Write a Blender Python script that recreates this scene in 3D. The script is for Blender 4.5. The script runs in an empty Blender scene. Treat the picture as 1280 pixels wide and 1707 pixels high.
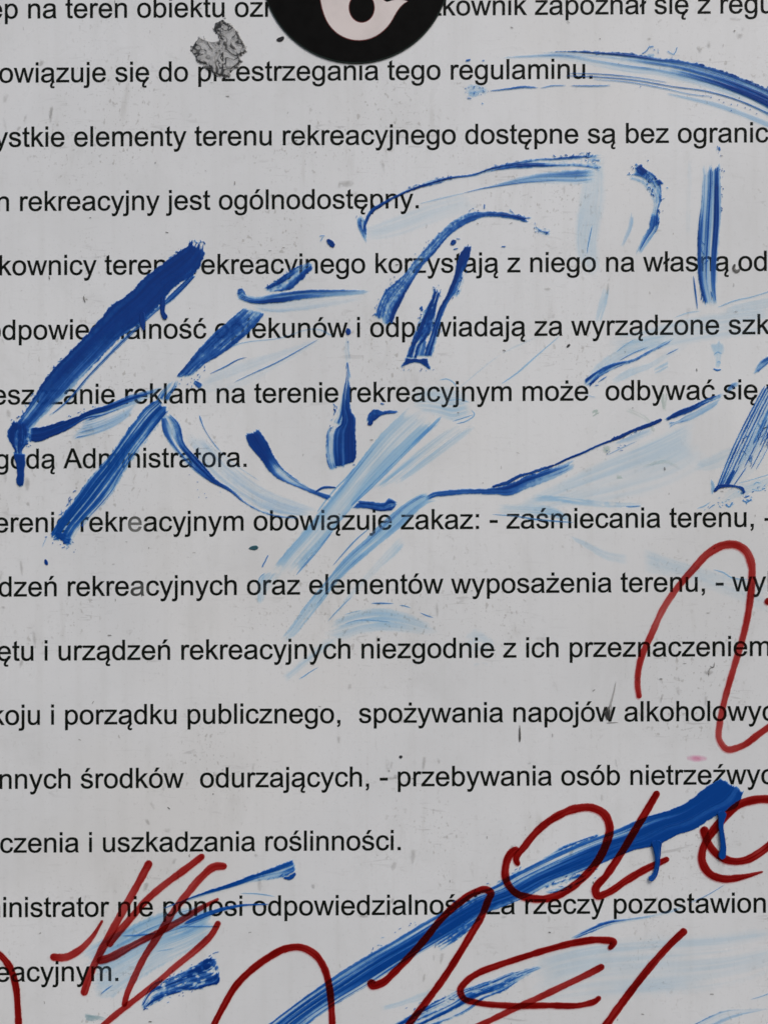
import bpy, math, random
import numpy as np
from mathutils.geometry import tessellate_polygon
from mathutils import Vector

# ------------------------------------------------------------------ camera, sky, sun, exposure
S = 0.0003            # metres on the board per unit of the board's drawing grid
ZC = 1.45             # height of the middle of the picture above the ground
def W(x, y): return ((x - 640.0) * S, ZC + (853.5 - y) * S)

sc = bpy.context.scene
cam = bpy.data.cameras.new("camera"); cam_o = bpy.data.objects.new("camera", cam)
sc.collection.objects.link(cam_o)
DIST = 0.52
cam.sensor_fit = 'VERTICAL'; cam.sensor_height = 36.0
cam.lens = 36.0 * DIST / (1707 * S)
cam_o.location = (0, -DIST, ZC); cam_o.rotation_euler = (math.radians(90), 0, 0)
cam.clip_start = 0.01; cam.clip_end = 50
sc.camera = cam_o
cam.dof.use_dof = True; cam.dof.aperture_fstop = 6.3; cam.dof.focus_distance = DIST * 1.055     # focus a touch behind the board, as hand-held

world = bpy.data.worlds.new("World"); sc.world = world; world.use_nodes = True
wn = world.node_tree.nodes; wl = world.node_tree.links
sky = wn.new("ShaderNodeTexSky"); sky.sky_type = 'NISHITA'; sky.sun_disc = False
SUN_EL, SUN_AZ = 48.0, 28.0       # degrees; azimuth measured from straight in front of the board
sky.sun_elevation = math.radians(SUN_EL); sky.sun_rotation = math.radians(180 - SUN_AZ)
sky.dust_density = 3.0; sky.ozone_density = 0.6
bg = next(n for n in wn if n.type == 'BACKGROUND')
wl.new(sky.outputs[0], bg.inputs[0]); bg.inputs[1].default_value = 0.10
sun = bpy.data.lights.new("sun", 'SUN'); sun.energy = 1.3; sun.angle = math.radians(25); sun.color = (1.0, 0.995, 0.985)
sun_o = bpy.data.objects.new("sun", sun); sc.collection.objects.link(sun_o)
d = Vector((math.sin(math.radians(SUN_AZ)) * math.cos(math.radians(SUN_EL)), -math.cos(math.radians(SUN_AZ)) * math.cos(math.radians(SUN_EL)), math.sin(math.radians(SUN_EL))))
sun_o.rotation_euler = d.to_track_quat('Z', 'Y').to_euler(); sun_o.location = (0.5, -2, 3.5)
vs = sc.view_settings; vs.view_transform = 'Standard'; vs.look = 'None'; vs.gamma = 1.0; vs.use_curve_mapping = False
vs.exposure = 0.07
sc.render.engine = 'CYCLES'
sc.cycles.transparent_max_bounces = 48; sc.cycles.max_bounces = 6; sc.cycles.diffuse_bounces = 2

# ------------------------------------------------------------------ node helper
class NT:
    def __init__(s, name):
        s.m = bpy.data.materials.new(name); s.m.use_nodes = True
        s.t = s.m.node_tree; s.t.nodes.clear(); s.out = s.n('OutputMaterial')
    def n(s, kind, **kw):
        nd = s.t.nodes.new('ShaderNode' + kind)
        for k, v in kw.items(): setattr(nd, k, v)
        return nd
    def l(s, a, b): s.t.links.new(a, b)
    def put(s, sock, v):
        if hasattr(v, 'is_linked') or hasattr(v, 'links'): s.l(v, sock)
        else: sock.default_value = v
    def math(s, op, a, b=0.0, clamp=False):
        nd = s.n('Math', operation=op); nd.use_clamp = clamp
        s.put(nd.inputs[0], a); s.put(nd.inputs[1], b); return nd.outputs[0]
    def mr(s, v, a, b, c=0.0, d=1.0, smooth=True):
        nd = s.n('MapRange'); nd.interpolation_type = 'SMOOTHSTEP' if smooth else 'LINEAR'
        s.put(nd.inputs['Value'], v)
        for k, x in (('From Min', a), ('From Max', b), ('To Min', c), ('To Max', d)): s.put(nd.inputs[k], x)
        return nd.outputs['Result']
    def mixc(s, f, a, b):
        nd = s.n('Mix', data_type='RGBA'); s.put(nd.inputs[0], f); s.put(nd.inputs[6], a); s.put(nd.inputs[7], b); return nd.outputs[2]
    def noise(s, vec, scale, detail=3.0, rough=0.55, dist=0.0):
        nd = s.n('TexNoise'); s.l(vec, nd.inputs['Vector']); nd.inputs['Scale'].default_value = scale
        nd.inputs['Detail'].default_value = detail; nd.inputs['Roughness'].default_value = rough; nd.inputs['Distortion'].default_value = dist
        return nd.outputs['Fac']
    def mapv(s, vec, loc=(0, 0, 0), sca=(1, 1, 1)):
        nd = s.n('Mapping'); s.l(vec, nd.inputs['Vector']); nd.inputs['Location'].default_value = loc; nd.inputs['Scale'].default_value = sca
        return nd.outputs[0]
    def ramp(s, v, stops):
        nd = s.n('ValToRGB'); s.l(v, nd.inputs[0]); e = nd.color_ramp.elements
        while len(e) < len(stops): e.new(0.5)
        for el, (p, c) in zip(e, stops): el.position = p; el.color = (*c, 1)
        return nd.outputs[0]
    def bsdf(s, col, rough=0.4, spec=0.5):
        nd = s.n('BsdfPrincipled'); s.put(nd.inputs['Base Color'], col); s.put(nd.inputs['Roughness'], rough)
        s.put(nd.inputs['Specular IOR Level'], spec); return nd
    def bump(s, h, strength, dist):
        nd = s.n('Bump'); s.l(h, nd.inputs['Height']); nd.inputs['Strength'].default_value = strength; nd.inputs['Distance'].default_value = dist
        return nd.outputs[0]

def mat_panel():
    t = NT('white_enamel'); co = t.n('TexCoord').outputs['Object']
    # grime: soft clouds, rain streaks, clustered specks and short scuffs
    cloud = t.noise(co, 9, 5, .6)
    streak = t.noise(t.mapv(co, sca=(160, 1, 5)), 1, 3, .6)
    clus = t.mr(t.noise(t.mapv(co, (3.1, 0, 1.7)), 14, 3, .6), .46, .66)
    speck = t.mr(t.noise(t.mapv(co, (1, 0, 4), (1, 1, .7)), 420, 2, .5), .60, .70)
    speck2 = t.mr(t.noise(t.mapv(co, (7, 0, 2)), 900, 1, .5), .64, .74)
    scuff = t.mr(t.noise(t.mapv(co, (2, 0, 9), (60, 1, 330)), 1, 2, .5, 1.5), .62, .74)
    smear = t.mr(t.noise(t.mapv(co, (5, 0, 3), (70, 1, 22)), 1, 4, .65, .6), .52, .80)
    c = t.mixc(t.mr(cloud, .35, .7), (.806, .816, .822, 1), (.732, .742, .746, 1))
    big = t.mr(t.noise(t.mapv(co, (9, 0, 5), (1, 1, .8)), 26, 6, .68, .4), .50, .78)
    c = t.mixc(t.math('MULTIPLY', big, .30), c, (.57, .575, .56, 1))
    yel = t.mr(t.noise(t.mapv(co, (2, 0, 8)), 6, 3, .55), .48, .70)
    c = t.mixc(t.math('MULTIPLY', yel, .30), c, (.76, .735, .69, 1))
    c = t.mixc(t.math('MULTIPLY', t.mr(streak, .45, .8), .22), c, (.62, .62, .60, 1))
    c = t.mixc(t.math('MULTIPLY', t.math('MULTIPLY', smear, t.mr(clus, 0, 1, .12, 1)), .62), c, (.50, .49, .46, 1))
    c = t.mixc(t.math('MULTIPLY', t.math('MULTIPLY', speck, t.mr(clus, 0, 1, .12, 1)), .42), c, (.26, .24, .20, 1))
    c = t.mixc(t.math('MULTIPLY', t.math('MULTIPLY', speck2, t.mr(clus, 0, 1, .25, 1)), .36), c, (.22, .21, .20, 1))
    c = t.mixc(t.math('MULTIPLY', t.math('MULTIPLY', scuff, t.mr(clus, 0, 1, .15, 1)), .36), c, (.32, .31, .30, 1))
    b = t.bsdf(c, t.mr(cloud, .3, .7, .20, .42), .5)
    h = t.math('ADD', t.math('MULTIPLY', cloud, .3), t.math('MULTIPLY', speck, .4))
    t.l(t.bump(h, .12, .0004), b.inputs['Normal']); t.l(b.outputs[0], t.out.inputs[0]); return t.m

def mat_text():
    t = NT('black_print'); co = t.n('TexCoord').outputs['Object']
    wear = t.mr(t.noise(t.mapv(co, (4, 0, 1)), 500, 3, .6), .60, .80)
    patch = t.mr(t.noise(co, 22, 2, .5), .55, .75)
    c = t.mixc(t.math('MULTIPLY', wear, t.mr(patch, 0, 1, .08, .45)), (.0065, .0085, .0065, 1), (.16, .17, .16, 1))
    for (px, py, r, k) in ((226, 876, 16, .30), (233, 985, 15, .16), (1192, 884, 8, .3)):   # letters half rubbed away
        X, Z = W(px, py)
        vd = t.n('VectorMath', operation='DISTANCE'); t.l(co, vd.inputs[0]); vd.inputs[1].default_value = (X, 0, Z)
        c = t.mixc(t.mr(vd.outputs['Value'], r * S * 1.3, r * S * .5, 0, k), c, (.55, .56, .54, 1))
    b = t.bsdf(c, .5, .06); t.l(b.outputs[0], t.out.inputs[0]); return t.m

def mat_film(name, trans, stops, lo, hi, fmax, veil, rough=.26, spec=.13):
    """A paint film: its attribute 'film' is the thickness; thin film tints what lies under it, thick film covers it."""
    t = NT(name); co = t.n('TexCoord').outputs['Object']
    a = t.n('Attribute'); a.attribute_name = 'film'; f = a.outputs['Fac']
    cmb = t.n('CombineColor')
    for i in range(3): t.l(t.math('POWER', trans[i], f), cmb.inputs[i])
    tr = t.n('BsdfTransparent'); t.l(cmb.outputs[0], tr.inputs[0])
    nz = t.noise(co, 120, 3, .6)
    g = t.math('MULTIPLY', t.math('ADD', f, t.math('MULTIPLY', t.math('SUBTRACT', nz, .5), .35)), 1 / 1.6, True)
    b = t.bsdf(t.ramp(g, stops), rough, spec)
    h = t.math('ADD', f, t.math('MULTIPLY', nz, .15))
    t.l(t.bump(h, .32, .0002), b.inputs['Normal'])
    k = t.math('MAXIMUM', t.math('ADD', t.mr(f, lo, hi, 0, fmax * .74), t.mr(f, 1.05, 1.35, 0, fmax * .26)), t.mr(f, 0, .2, 0, veil))
    mx = t.n('MixShader'); t.l(k, mx.inputs[0]); t.l(tr.outputs[0], mx.inputs[1]); t.l(b.outputs[0], mx.inputs[2])
    t.l(mx.outputs[0], t.out.inputs[0]); return t.m

def mat_plain(name, col, rough=.5, spec=.4, var=.25, scale=90):
    t = NT(name); co = t.n('TexCoord').outputs['Object']
    nz = t.noise(co, scale, 4, .6)
    dk = tuple(x * (1 - var) for x in col)
    b = t.bsdf(t.mixc(t.mr(nz, .35, .7), (*col, 1), (*dk, 1)), rough, spec)
    t.l(t.bump(nz, .1, .0002), b.inputs['Normal']); t.l(b.outputs[0], t.out.inputs[0]); return t.m

M = {}
M['panel'] = mat_panel(); M['text'] = mat_text()
M['blue'] = mat_film('blue_paint', (.36, .66, .95),
    [(0, (.42, .62, .90)), (.18, (.16, .38, .80)), (.40, (.030, .150, .54)), (.60, (.008, .075, .38)), (.80, (.005, .045, .255)), (1, (.0045, .037, .215))], .16, .80, 1.0, .12)
M['blue_bright'] = mat_film('bright_blue_paint', (.36, .66, .95),
    [(0, (.42, .62, .90)), (.18, (.16, .40, .80)), (.40, (.026, .17, .58)), (.60, (.007, .090, .43)), (.82, (.0042, .063, .315)), (1, (.004, .057, .29))], .16, .80, 1.0, .12)
M['wash'] = mat_film('wiped_blue_wash', (.36, .66, .95), [(0, (.72, .82, .92)), (.2, (.40, .62, .90)), (.6, (.05, .22, .62)), (1, (.02, .10, .40))], .28, 1.0, .9, .05)
M['red'] = mat_film('red_marker_ink', (.60, .095, .09), [(0, (.50, .05, .035)), (.5, (.32, .018, .014)), (1, (.20, .007, .007))], .3, 1.2, .20, .10, .28, .3)
M['dark'] = mat_film('dark_dirt', (.50, .49, .47), [(0, (.30, .29, .27)), (.5, (.06, .06, .06)), (1, (.012, .013, .02))], .2, .8, 1.0, .1, .5)
M['green'] = mat_film('pale_green_stain', (.60, .72, .66), [(0, (.5, .6, .55)), (1, (.20, .33, .29))], .3, 1.4, .7, .12, .5)
M['teal'] = mat_film('teal_fleck', (.4, .6, .65), [(0, (.2, .4, .45)), (.4, (.05, .16, .20)), (1, (.02, .06, .08))], .2, .8, 1.0, .2, .4)
M['pink'] = mat_film('pink_stain', (.97, .66, .78), [(0, (.8, .5, .6)), (1, (.7, .3, .45))], .5, 2, .5, .05, .5)
M['black'] = mat_plain('black_vinyl', (.0058, .0056, .0054), .5, .03, .3, 160)
M['edge'] = mat_plain('dark_green_edge', (.012, .024, .019), .5, .1)
M['cream'] = mat_plain('pale_pink_print', (.78, .70, .675), .45, .3, .10, 60)
M['rim'] = mat_plain('dark_red_print', (.16, .022, .018), .5, .3)

def mat_residue():
    t = NT('torn_glue_residue'); a = t.n('Attribute'); a.attribute_name = 'film'; f = a.outputs['Fac']
    tr = t.n('BsdfTransparent')
    b = t.bsdf(t.ramp(f, [(0, (.62, .62, .62)), (.35, (.38, .38, .375)), (.62, (.10, .10, .095)), (1, (.012, .012, .011))]), .35, .5)
    mx = t.n('MixShader'); t.l(t.mr(f, .0, .30, .0, .97), mx.inputs[0]); t.l(tr.outputs[0], mx.inputs[1]); t.l(b.outputs[0], mx.inputs[2])
    t.l(mx.outputs[0], t.out.inputs[0]); return t.m
M['residue'] = mat_residue()

# ------------------------------------------------------------------ object helpers
def tag(o, label=None, cat=None, group=None, kind=None):
    if label: o['label'] = label
    if cat: o['category'] = cat
    if group: o['group'] = group
    if kind: o['kind'] = kind
    return o

def link_mesh(name, verts, faces, mat, parent=None, film=None, smooth=True):
    me = bpy.data.meshes.new(name); me.from_pydata([tuple(v) for v in verts], [], [tuple(f) for f in faces])
    if film is not None:
        at = me.attributes.new('film', 'FLOAT', 'POINT'); at.data.foreach_set('value', np.asarray(film, dtype=np.float32))
    if smooth and len(me.polygons): me.polygons.foreach_set('use_smooth', [True] * len(me.polygons))
    me.materials.append(mat); me.update()
    o = bpy.data.objects.new(name, me); sc.collection.objects.link(o)
    if parent: o.parent = parent
    return o

def empty(name, x, y):
    o = bpy.data.objects.new(name, None); X, Z = W(x, y); o.location = (X, 0, Z); o.empty_display_size = .01
    sc.collection.objects.link(o); return o
def under(o, root):
    o.parent = root; o.matrix_parent_inverse = root.matrix_basis.inverted(); return o

# ------------------------------------------------------------------ noise
_tab = {}
def vn(x, y, seed=0):
    if seed not in _tab: _tab[seed] = np.random.RandomState(seed).rand(257, 257)
    T = _tab[seed]
    xi = np.floor(x); yi = np.floor(y); fx = x - xi; fy = y - yi
    fx = fx * fx * (3 - 2 * fx); fy = fy * fy * (3 - 2 * fy)
    a = xi.astype(int) % 256; b = yi.astype(int) % 256
    return (T[a, b] * (1 - fx) + T[a + 1, b] * fx) * (1 - fy) + (T[a, b + 1] * (1 - fx) + T[a + 1, b + 1] * fx) * fy
def ss(a, b, x):
    t = np.clip((x - a) / (b - a), 0, 1); return t * t * (3 - 2 * t)

def crom(P, n_per):
    """Catmull-Rom through the rows of P (k x d), parametrised by chord length of the mean line; returns samples and key positions."""
    P = np.asarray(P, float); k = len(P)
    c = (P[:, :2] + P[:, 2:4]) / 2 if P.shape[1] >= 4 else P[:, :2]
    seg = np.maximum(np.sqrt((np.diff(c, axis=0) ** 2).sum(1)), 1.0)
    s = np.concatenate([[0], np.cumsum(seg)]); L = s[-1]
    m = np.zeros_like(P)
    for i in range(k):
        if i == 0: m[i] = (P[1] - P[0]) / (s[1] - s[0])
        elif i == k - 1: m[i] = (P[-1] - P[-2]) / (s[-1] - s[-2])
        else:
            h0, h1 = s[i] - s[i - 1], s[i + 1] - s[i]
            m[i] = (h1 * (P[i] - P[i - 1]) / h0 + h0 * (P[i + 1] - P[i]) / h1) / (h0 + h1)
    n = max(int(L / n_per), 6); u = np.linspace(0, L, n + 1)
    j = np.clip(np.searchsorted(s, u, 'right') - 1, 0, k - 2); h = (s[j + 1] - s[j])[:, None]; q = ((u - s[j])[:, None]) / h
    out = (2 * q**3 - 3 * q**2 + 1) * P[j] + (q**3 - 2 * q**2 + q) * h * m[j] + (-2 * q**3 + 3 * q**2) * P[j + 1] + (q**3 - q**2) * h * m[j + 1]
    return out, u, s

def conv(pts, z):
    """Points given in an enlarged detail's own grid (scale, origin x, origin y) to the board's grid."""
    k, ox, oy = z; out = []
    for p in pts:
        q = list(p)
        for i in range(0, 4 if len(p) >= 4 else 2, 2): q[i] = p[i] / k + ox; q[i + 1] = p[i + 1] / k + oy
        out.append(q)
    return out
Z0 = (1, 0, 0)
Z1 = (3.2, 0, 380); Z2 = (3.2, 0, 620); Z3 = (3.2, 360, 380); Z4 = (3.2, 360, 620); Z5 = (3.2, 560, 220); Z6 = (3.2, 880, 220)
ZT = (1280 / 540, 740, 60); ZR = (3.2, 880, 540); ZM = (3.2, 620, 560); ZB = (3.2, 400, 840); Z9 = (1280 / 420, 860, 800)
ZS = (1280 / 460, 60, 1390); Z7 = (1280 / 420, 420, 1387); Z8 = (1280 / 480, 800, 1270)

_seed = [10]
def ribbon(pts, C, z=Z0, A=.45, Bm=.12, Wd=0.0, fv=3.0, fu=90.0, rl=2.5, rr=2.5, rs=6, re=6, soft=1.3, esoft=3.0, hair=.45, scr=.45,
           ridl=0.0, ridr=0.0, rw=2.2, du=1.5, dv=.85, hol=0.0, hs=5.0, bs=5.0):
    """One brush ribbon between two edge lines. C: thickness table, rows along (as many as pts, or one) and columns across."""
    _seed[0] += 7; sd = _seed[0]
    P, u, s = crom(conv(pts, z), du); L = u[-1]
    mw0 = np.sqrt(((P[:, 2:4] - P[:, :2]) ** 2).sum(1)).mean()
    rs, re, esoft = min(rs, .10 * L), min(re, .10 * L), min(esoft, .08 * L); rl, rr, soft = min(rl, .16 * mw0), min(rr, .16 * mw0), min(soft, .14 * mw0 if soft < 6 else .45 * mw0)
    if np.max(C) < .4: soft, esoft = max(soft, .20 * mw0), max(esoft, .10 * L)
    wid = np.sqrt(((P[:, 2:4] - P[:, :2]) ** 2).sum(1)); nv = max(int(wid.max() / dv), 3)
    w = np.linspace(0, 1, nv + 1)
    X = P[:, 0][:, None] * (1 - w) + P[:, 2][:, None] * w; Y = P[:, 1][:, None] * (1 - w) + P[:, 3][:, None] * w
    C = np.atleast_2d(np.asarray(C, float))
    cols = np.linspace(0, 1, C.shape[1]); Cw = np.array([np.interp(w, cols, r) for r in C])
    if len(C) == 1: Ct = np.repeat(Cw, len(u), 0)
    else:
        ks = s if len(C) == len(s) else np.linspace(0, L, len(C))
        Ct = np.array([np.interp(u, ks, Cw[:, i]) for i in range(len(w))]).T
    U = np.repeat(u[:, None], len(w), 1); mw = wid.mean(); V = np.repeat((w * mw)[None, :], len(u), 0) + 3
    wav = 1.5 * vn(U / 60, V * 0 + 5, sd + 5)
    s1 = vn((V + wav) / fv, U / fu, sd); s2 = vn((V + wav) / (fv * .42) + 9, U / (fu * .55), sd + 1); s3 = vn(V / (fv * 2.6) + 3, U / (fu * 1.6), sd + 6)
    St = np.clip((s1 * .44 + s2 * .30 + s3 * .26 - .5) * 2.9 + .5, 0, 1)
    B = vn(X / bs, Y / bs, sd + 2) * .6 + vn(X / (bs * .4), Y / (bs * .4), sd + 3) * .4
    t = Ct + (A * 1.6 if A >= .3 else A) * (2 * St - 1) * np.minimum(1, .25 + Ct) + Bm * (2 * B - 1) * np.minimum(1, .12 + Ct * 1.3)
    hl = ss(.74, .90, vn(V / 1.7 + 31, U / 130 + 7, sd + 11)); sl = ss(.74, .90, vn(V / 1.9 + 57, U / 75 + 3, sd + 12))
    t += hair * hl * np.clip(Ct * 2.2 - .12, 0, .8) * (Ct < 1.0) - scr * sl * np.clip(1.25 - Ct, 0, 1) * np.clip(Ct * 3, 0, 1)
    if hol: t -= hol * ss(.60, .72, vn(U / (hs * 1.8), V / hs, sd + 8) * .65 + vn(U / hs, V / (hs * .5), sd + 9) * .35)
    if Wd: t = np.maximum(t, Wd * 1.2 * (.30 + 1.2 * St) * np.minimum(1, Ct * 6 + .3))
    dl = w[None, :] * wid[:, None]; dr = (1 - w)[None, :] * wid[:, None]
    e1 = vn(U / 9, U * 0 + 1, sd + 4) * .45 + vn(U / 2.6, V / 4 + 8, sd + 4) * .55; e2 = vn(U / 9, U * 0 + 21, sd + 4) * .45 + vn(U / 2.6, V / 4 + 28, sd + 4) * .55
    if ridl: t = t + ridl * np.exp(-((dl - rl * e1 - rw) / rw) ** 2)
    if ridr: t = t + ridr * np.exp(-((dr - rr * e2 - rw) / rw) ** 2)
    en = St * .65 + B * .35
    t = t * ss(0, soft, dl - rl * e1 + .15) * ss(0, soft, dr - rr * e2 + .15) * ss(0, esoft, U - rs * 2 * (en - .2)) * ss(0, esoft, L - U - re * 2 * (en - .2))
    t = np.clip(t, 0, 1.6)
    if Wd == 0: t = np.where(t < .035, 0, t)
    nu1, nv1 = t.shape
    idx = np.arange(nu1 * nv1).reshape(nu1, nv1)
    q = np.stack([idx[:-1, :-1], idx[1:, :-1], idx[1:, 1:], idx[:-1, 1:]], -1).reshape(-1, 4)
    keep = t.ravel()[q].max(1) > (.012 if Wd else .03); q = q[keep]
    return X.ravel(), Y.ravel(), t.ravel(), q

def line(pts, w, t=1.0, z=Z0, cap=True, du=1.3, edge=.25, var=.40, worn=None, rag=.5):
    """A felt-marker or hair line along a centre line, with rounded ends; w: width, or one width per point."""
    _seed[0] += 7; sd = _seed[0]
    p = np.array([q[:2] for q in conv(pts, z)]); ww = np.full(len(p), w) if np.isscalar(w) else np.asarray(w, float)
    if cap and ww.max() >= 9: ww = ww * .93
    P4 = np.column_stack([p, p, ww]); P, u, s = crom(P4, du); L = u[-1]
    c = P[:, :2]; wd = P[:, 4]
    d = np.gradient(c, axis=0); d /= np.maximum(np.sqrt((d**2).sum(1)), 1e-6)[:, None]; nrm = np.column_stack([-d[:, 1], d[:, 0]])
    if cap:
        r = wd / 2
        for dist in (u, L - u):
            x = np.clip(dist / np.maximum(r, .1), 0, 1); wd = np.minimum(wd, 2 * r * np.sqrt(np.clip(1 - (1 - x) ** 2, .02, 1)))
    else: wd = wd * np.clip(np.minimum(u, L - u) / min(8, L * .28) + .25, 0, 1)
    wd = wd * (1 + .16 * (vn(u / 14, u * 0 + 3, sd) - .5) + .08 * (vn(u / 4, u * 0 + 9, sd) - .5))
    nv = max(int(np.max(wd) / .9), 3); w_ = np.linspace(-1, 1, nv + 1)
    jit = rag * (vn(u / 2.5, u * 0 + 1, sd + 1) - .5)
    X = c[:, 0][:, None] + nrm[:, 0][:, None] * (w_ * wd[:, None] / 2 + jit[:, None] * .4); Y = c[:, 1][:, None] + nrm[:, 1][:, None] * (w_ * wd[:, None] / 2 + jit[:, None] * .4)
    U = np.repeat(u[:, None], nv + 1, 1); V = np.repeat(w_[None, :], len(u), 0)
    St = vn(V * 3.5 + 9, U / 60, sd + 2) * .6 + vn(V * 7 + 9, U / 35, sd + 3) * .4
    T = t * (1 + var * (2 * St - 1) + .16 * (vn(U / 22, V * .8 + 4, sd + 4) * 2 - 1) + edge * (np.abs(V) ** 3 - .4))
    if cap: T = T * (1 + .28 * np.exp(-np.minimum(u, L - u) / 9)[:, None])      # ink pools where the pen stops
    if worn is not None:      # thin, dry stretches of the line
        k = np.interp(u, np.linspace(0, L, len(worn)), worn)[:, None]
        T = T * (1 - k * (.45 + .55 * ss(.35, .65, St)))
    T = T * ss(1.02, .86, np.abs(V)) + .12
    T = np.clip(T, .0, 1.6)
    nu1, nv1 = X.shape; idx = np.arange(nu1 * nv1).reshape(nu1, nv1)
    q = np.stack([idx[:-1, :-1], idx[1:, :-1], idx[1:, 1:], idx[:-1, 1:]], -1).reshape(-1, 4)
    return X.ravel(), Y.ravel(), T.ravel(), q

def flakes(n, p0, p1, spread, z=Z0, size=(2, 7), w=(1.2, 3.4), ang=None, seed=0):
    """Small torn crumbs of paint scattered along a stretch of an edge."""
    r = random.Random(seed * 31 + n); out = []; k = z[0]
    for _ in range(n):
        q = r.random(); x = p0[0] + (p1[0] - p0[0]) * q + r.gauss(0, spread * .5); y = p0[1] + (p1[1] - p0[1]) * q + r.gauss(0, spread * .5)
        a = (math.atan2(p1[1] - p0[1], p1[0] - p0[0]) if ang is None else ang) + r.gauss(0, .5); l = r.uniform(*size) * k * .5; b = r.uniform(-.3, .3) * l
        ww = r.uniform(*w)
        out.append(line([(x - math.cos(a) * l, y - math.sin(a) * l), (x + math.sin(a) * b, y - math.cos(a) * b), (x + math.cos(a) * l, y + math.sin(a) * l)], [ww * r.uniform(.4, 1), ww, ww * r.uniform(.3, .9)], r.uniform(.4, 1.3), z, cap=False, rag=2.2, du=.8))
    return out
_layer = [0]
def film(name, ribs, mat, label=None, cat=None, group=None, parent=None, thick=.00007, lift=0.0):
    """Several ribbons laid over one another as one film of paint = ONE mesh."""
    _layer[0] += 1
    vs_, fs_, tt = [], [], []; off = 0
    for k, (X, Y, T, q) in enumerate(ribs):
        use = np.unique(q); mp = np.full(len(X), -1); mp[use] = np.arange(len(use)) + off; off += len(use)
        h = .00006 + _layer[0] * .000004 + k * .000001 + lift + T[use] * thick
        vs_.append(np.column_stack([(X[use] - 640) * S, -h, ZC + (853.5 - Y[use]) * S])); fs_.append(mp[q]); tt.append(T[use])
    v = np.concatenate(vs_); f = np.concatenate(fs_); tt = np.concatenate(tt)
    # face the viewer side of the board (-Y)
    a, b, c_ = v[f[:, 0]], v[f[:, 1]], v[f[:, 2]]
    flip = np.cross(b - a, c_ - a)[:, 1] > 0; f[flip] = f[flip][:, ::-1]
    o = link_mesh(name, v, f, mat, None, tt)
    if parent is not None: under(o, parent)
    if label: tag(o, label, cat, group)
    return o

# ------------------------------------------------------------------ the sign: plate and printed lines
sign = empty('notice_board', 640, 1900)
tag(sign, 'white metal notice board printed with lines of black text, scribbled with blue and red', 'sign')

def plate(x0, y0, x1, y1, th, r, parent):
    pts = []
    for cx, cy, a0 in ((x1 - r, y0 + r, -90), (x1 - r, y1 - r, 0), (x0 + r, y1 - r, 90), (x0 + r, y0 + r, 180)):
        for i in range(7):
            a = math.radians(a0 + i * 15); pts.append((cx + r * math.cos(a), cy + r * math.sin(a)))
    n = len(pts); b = 2.0; mid = ((x0 + x1) / 2, (y0 + y1) / 2)
    v, f = [], []
    for (k, y) in ((b, 0.0), (0.0, .0006), (0.0, th)):
        for (x, yy) in pts:
            dx, dy = mid[0] - x, mid[1] - yy; dl = math.hypot(dx, dy); X, Z = W(x + dx / dl * k, yy + dy / dl * k); v.append((X, y, Z))
    f.append(list(range(n)))
    for ring in range(2):
        for i in range(n): f.append([ring * n + i, (ring + 1) * n + i, (ring + 1) * n + (i + 1) % n, ring * n + (i + 1) % n])
    f.append([2 * n + i for i in range(n)][::-1])
    return link_mesh('face_plate', v, f, M['panel'], parent, smooth=False)
under(plate(-420, -420, 1720, 2140, .003, 30, None), sign)

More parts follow.
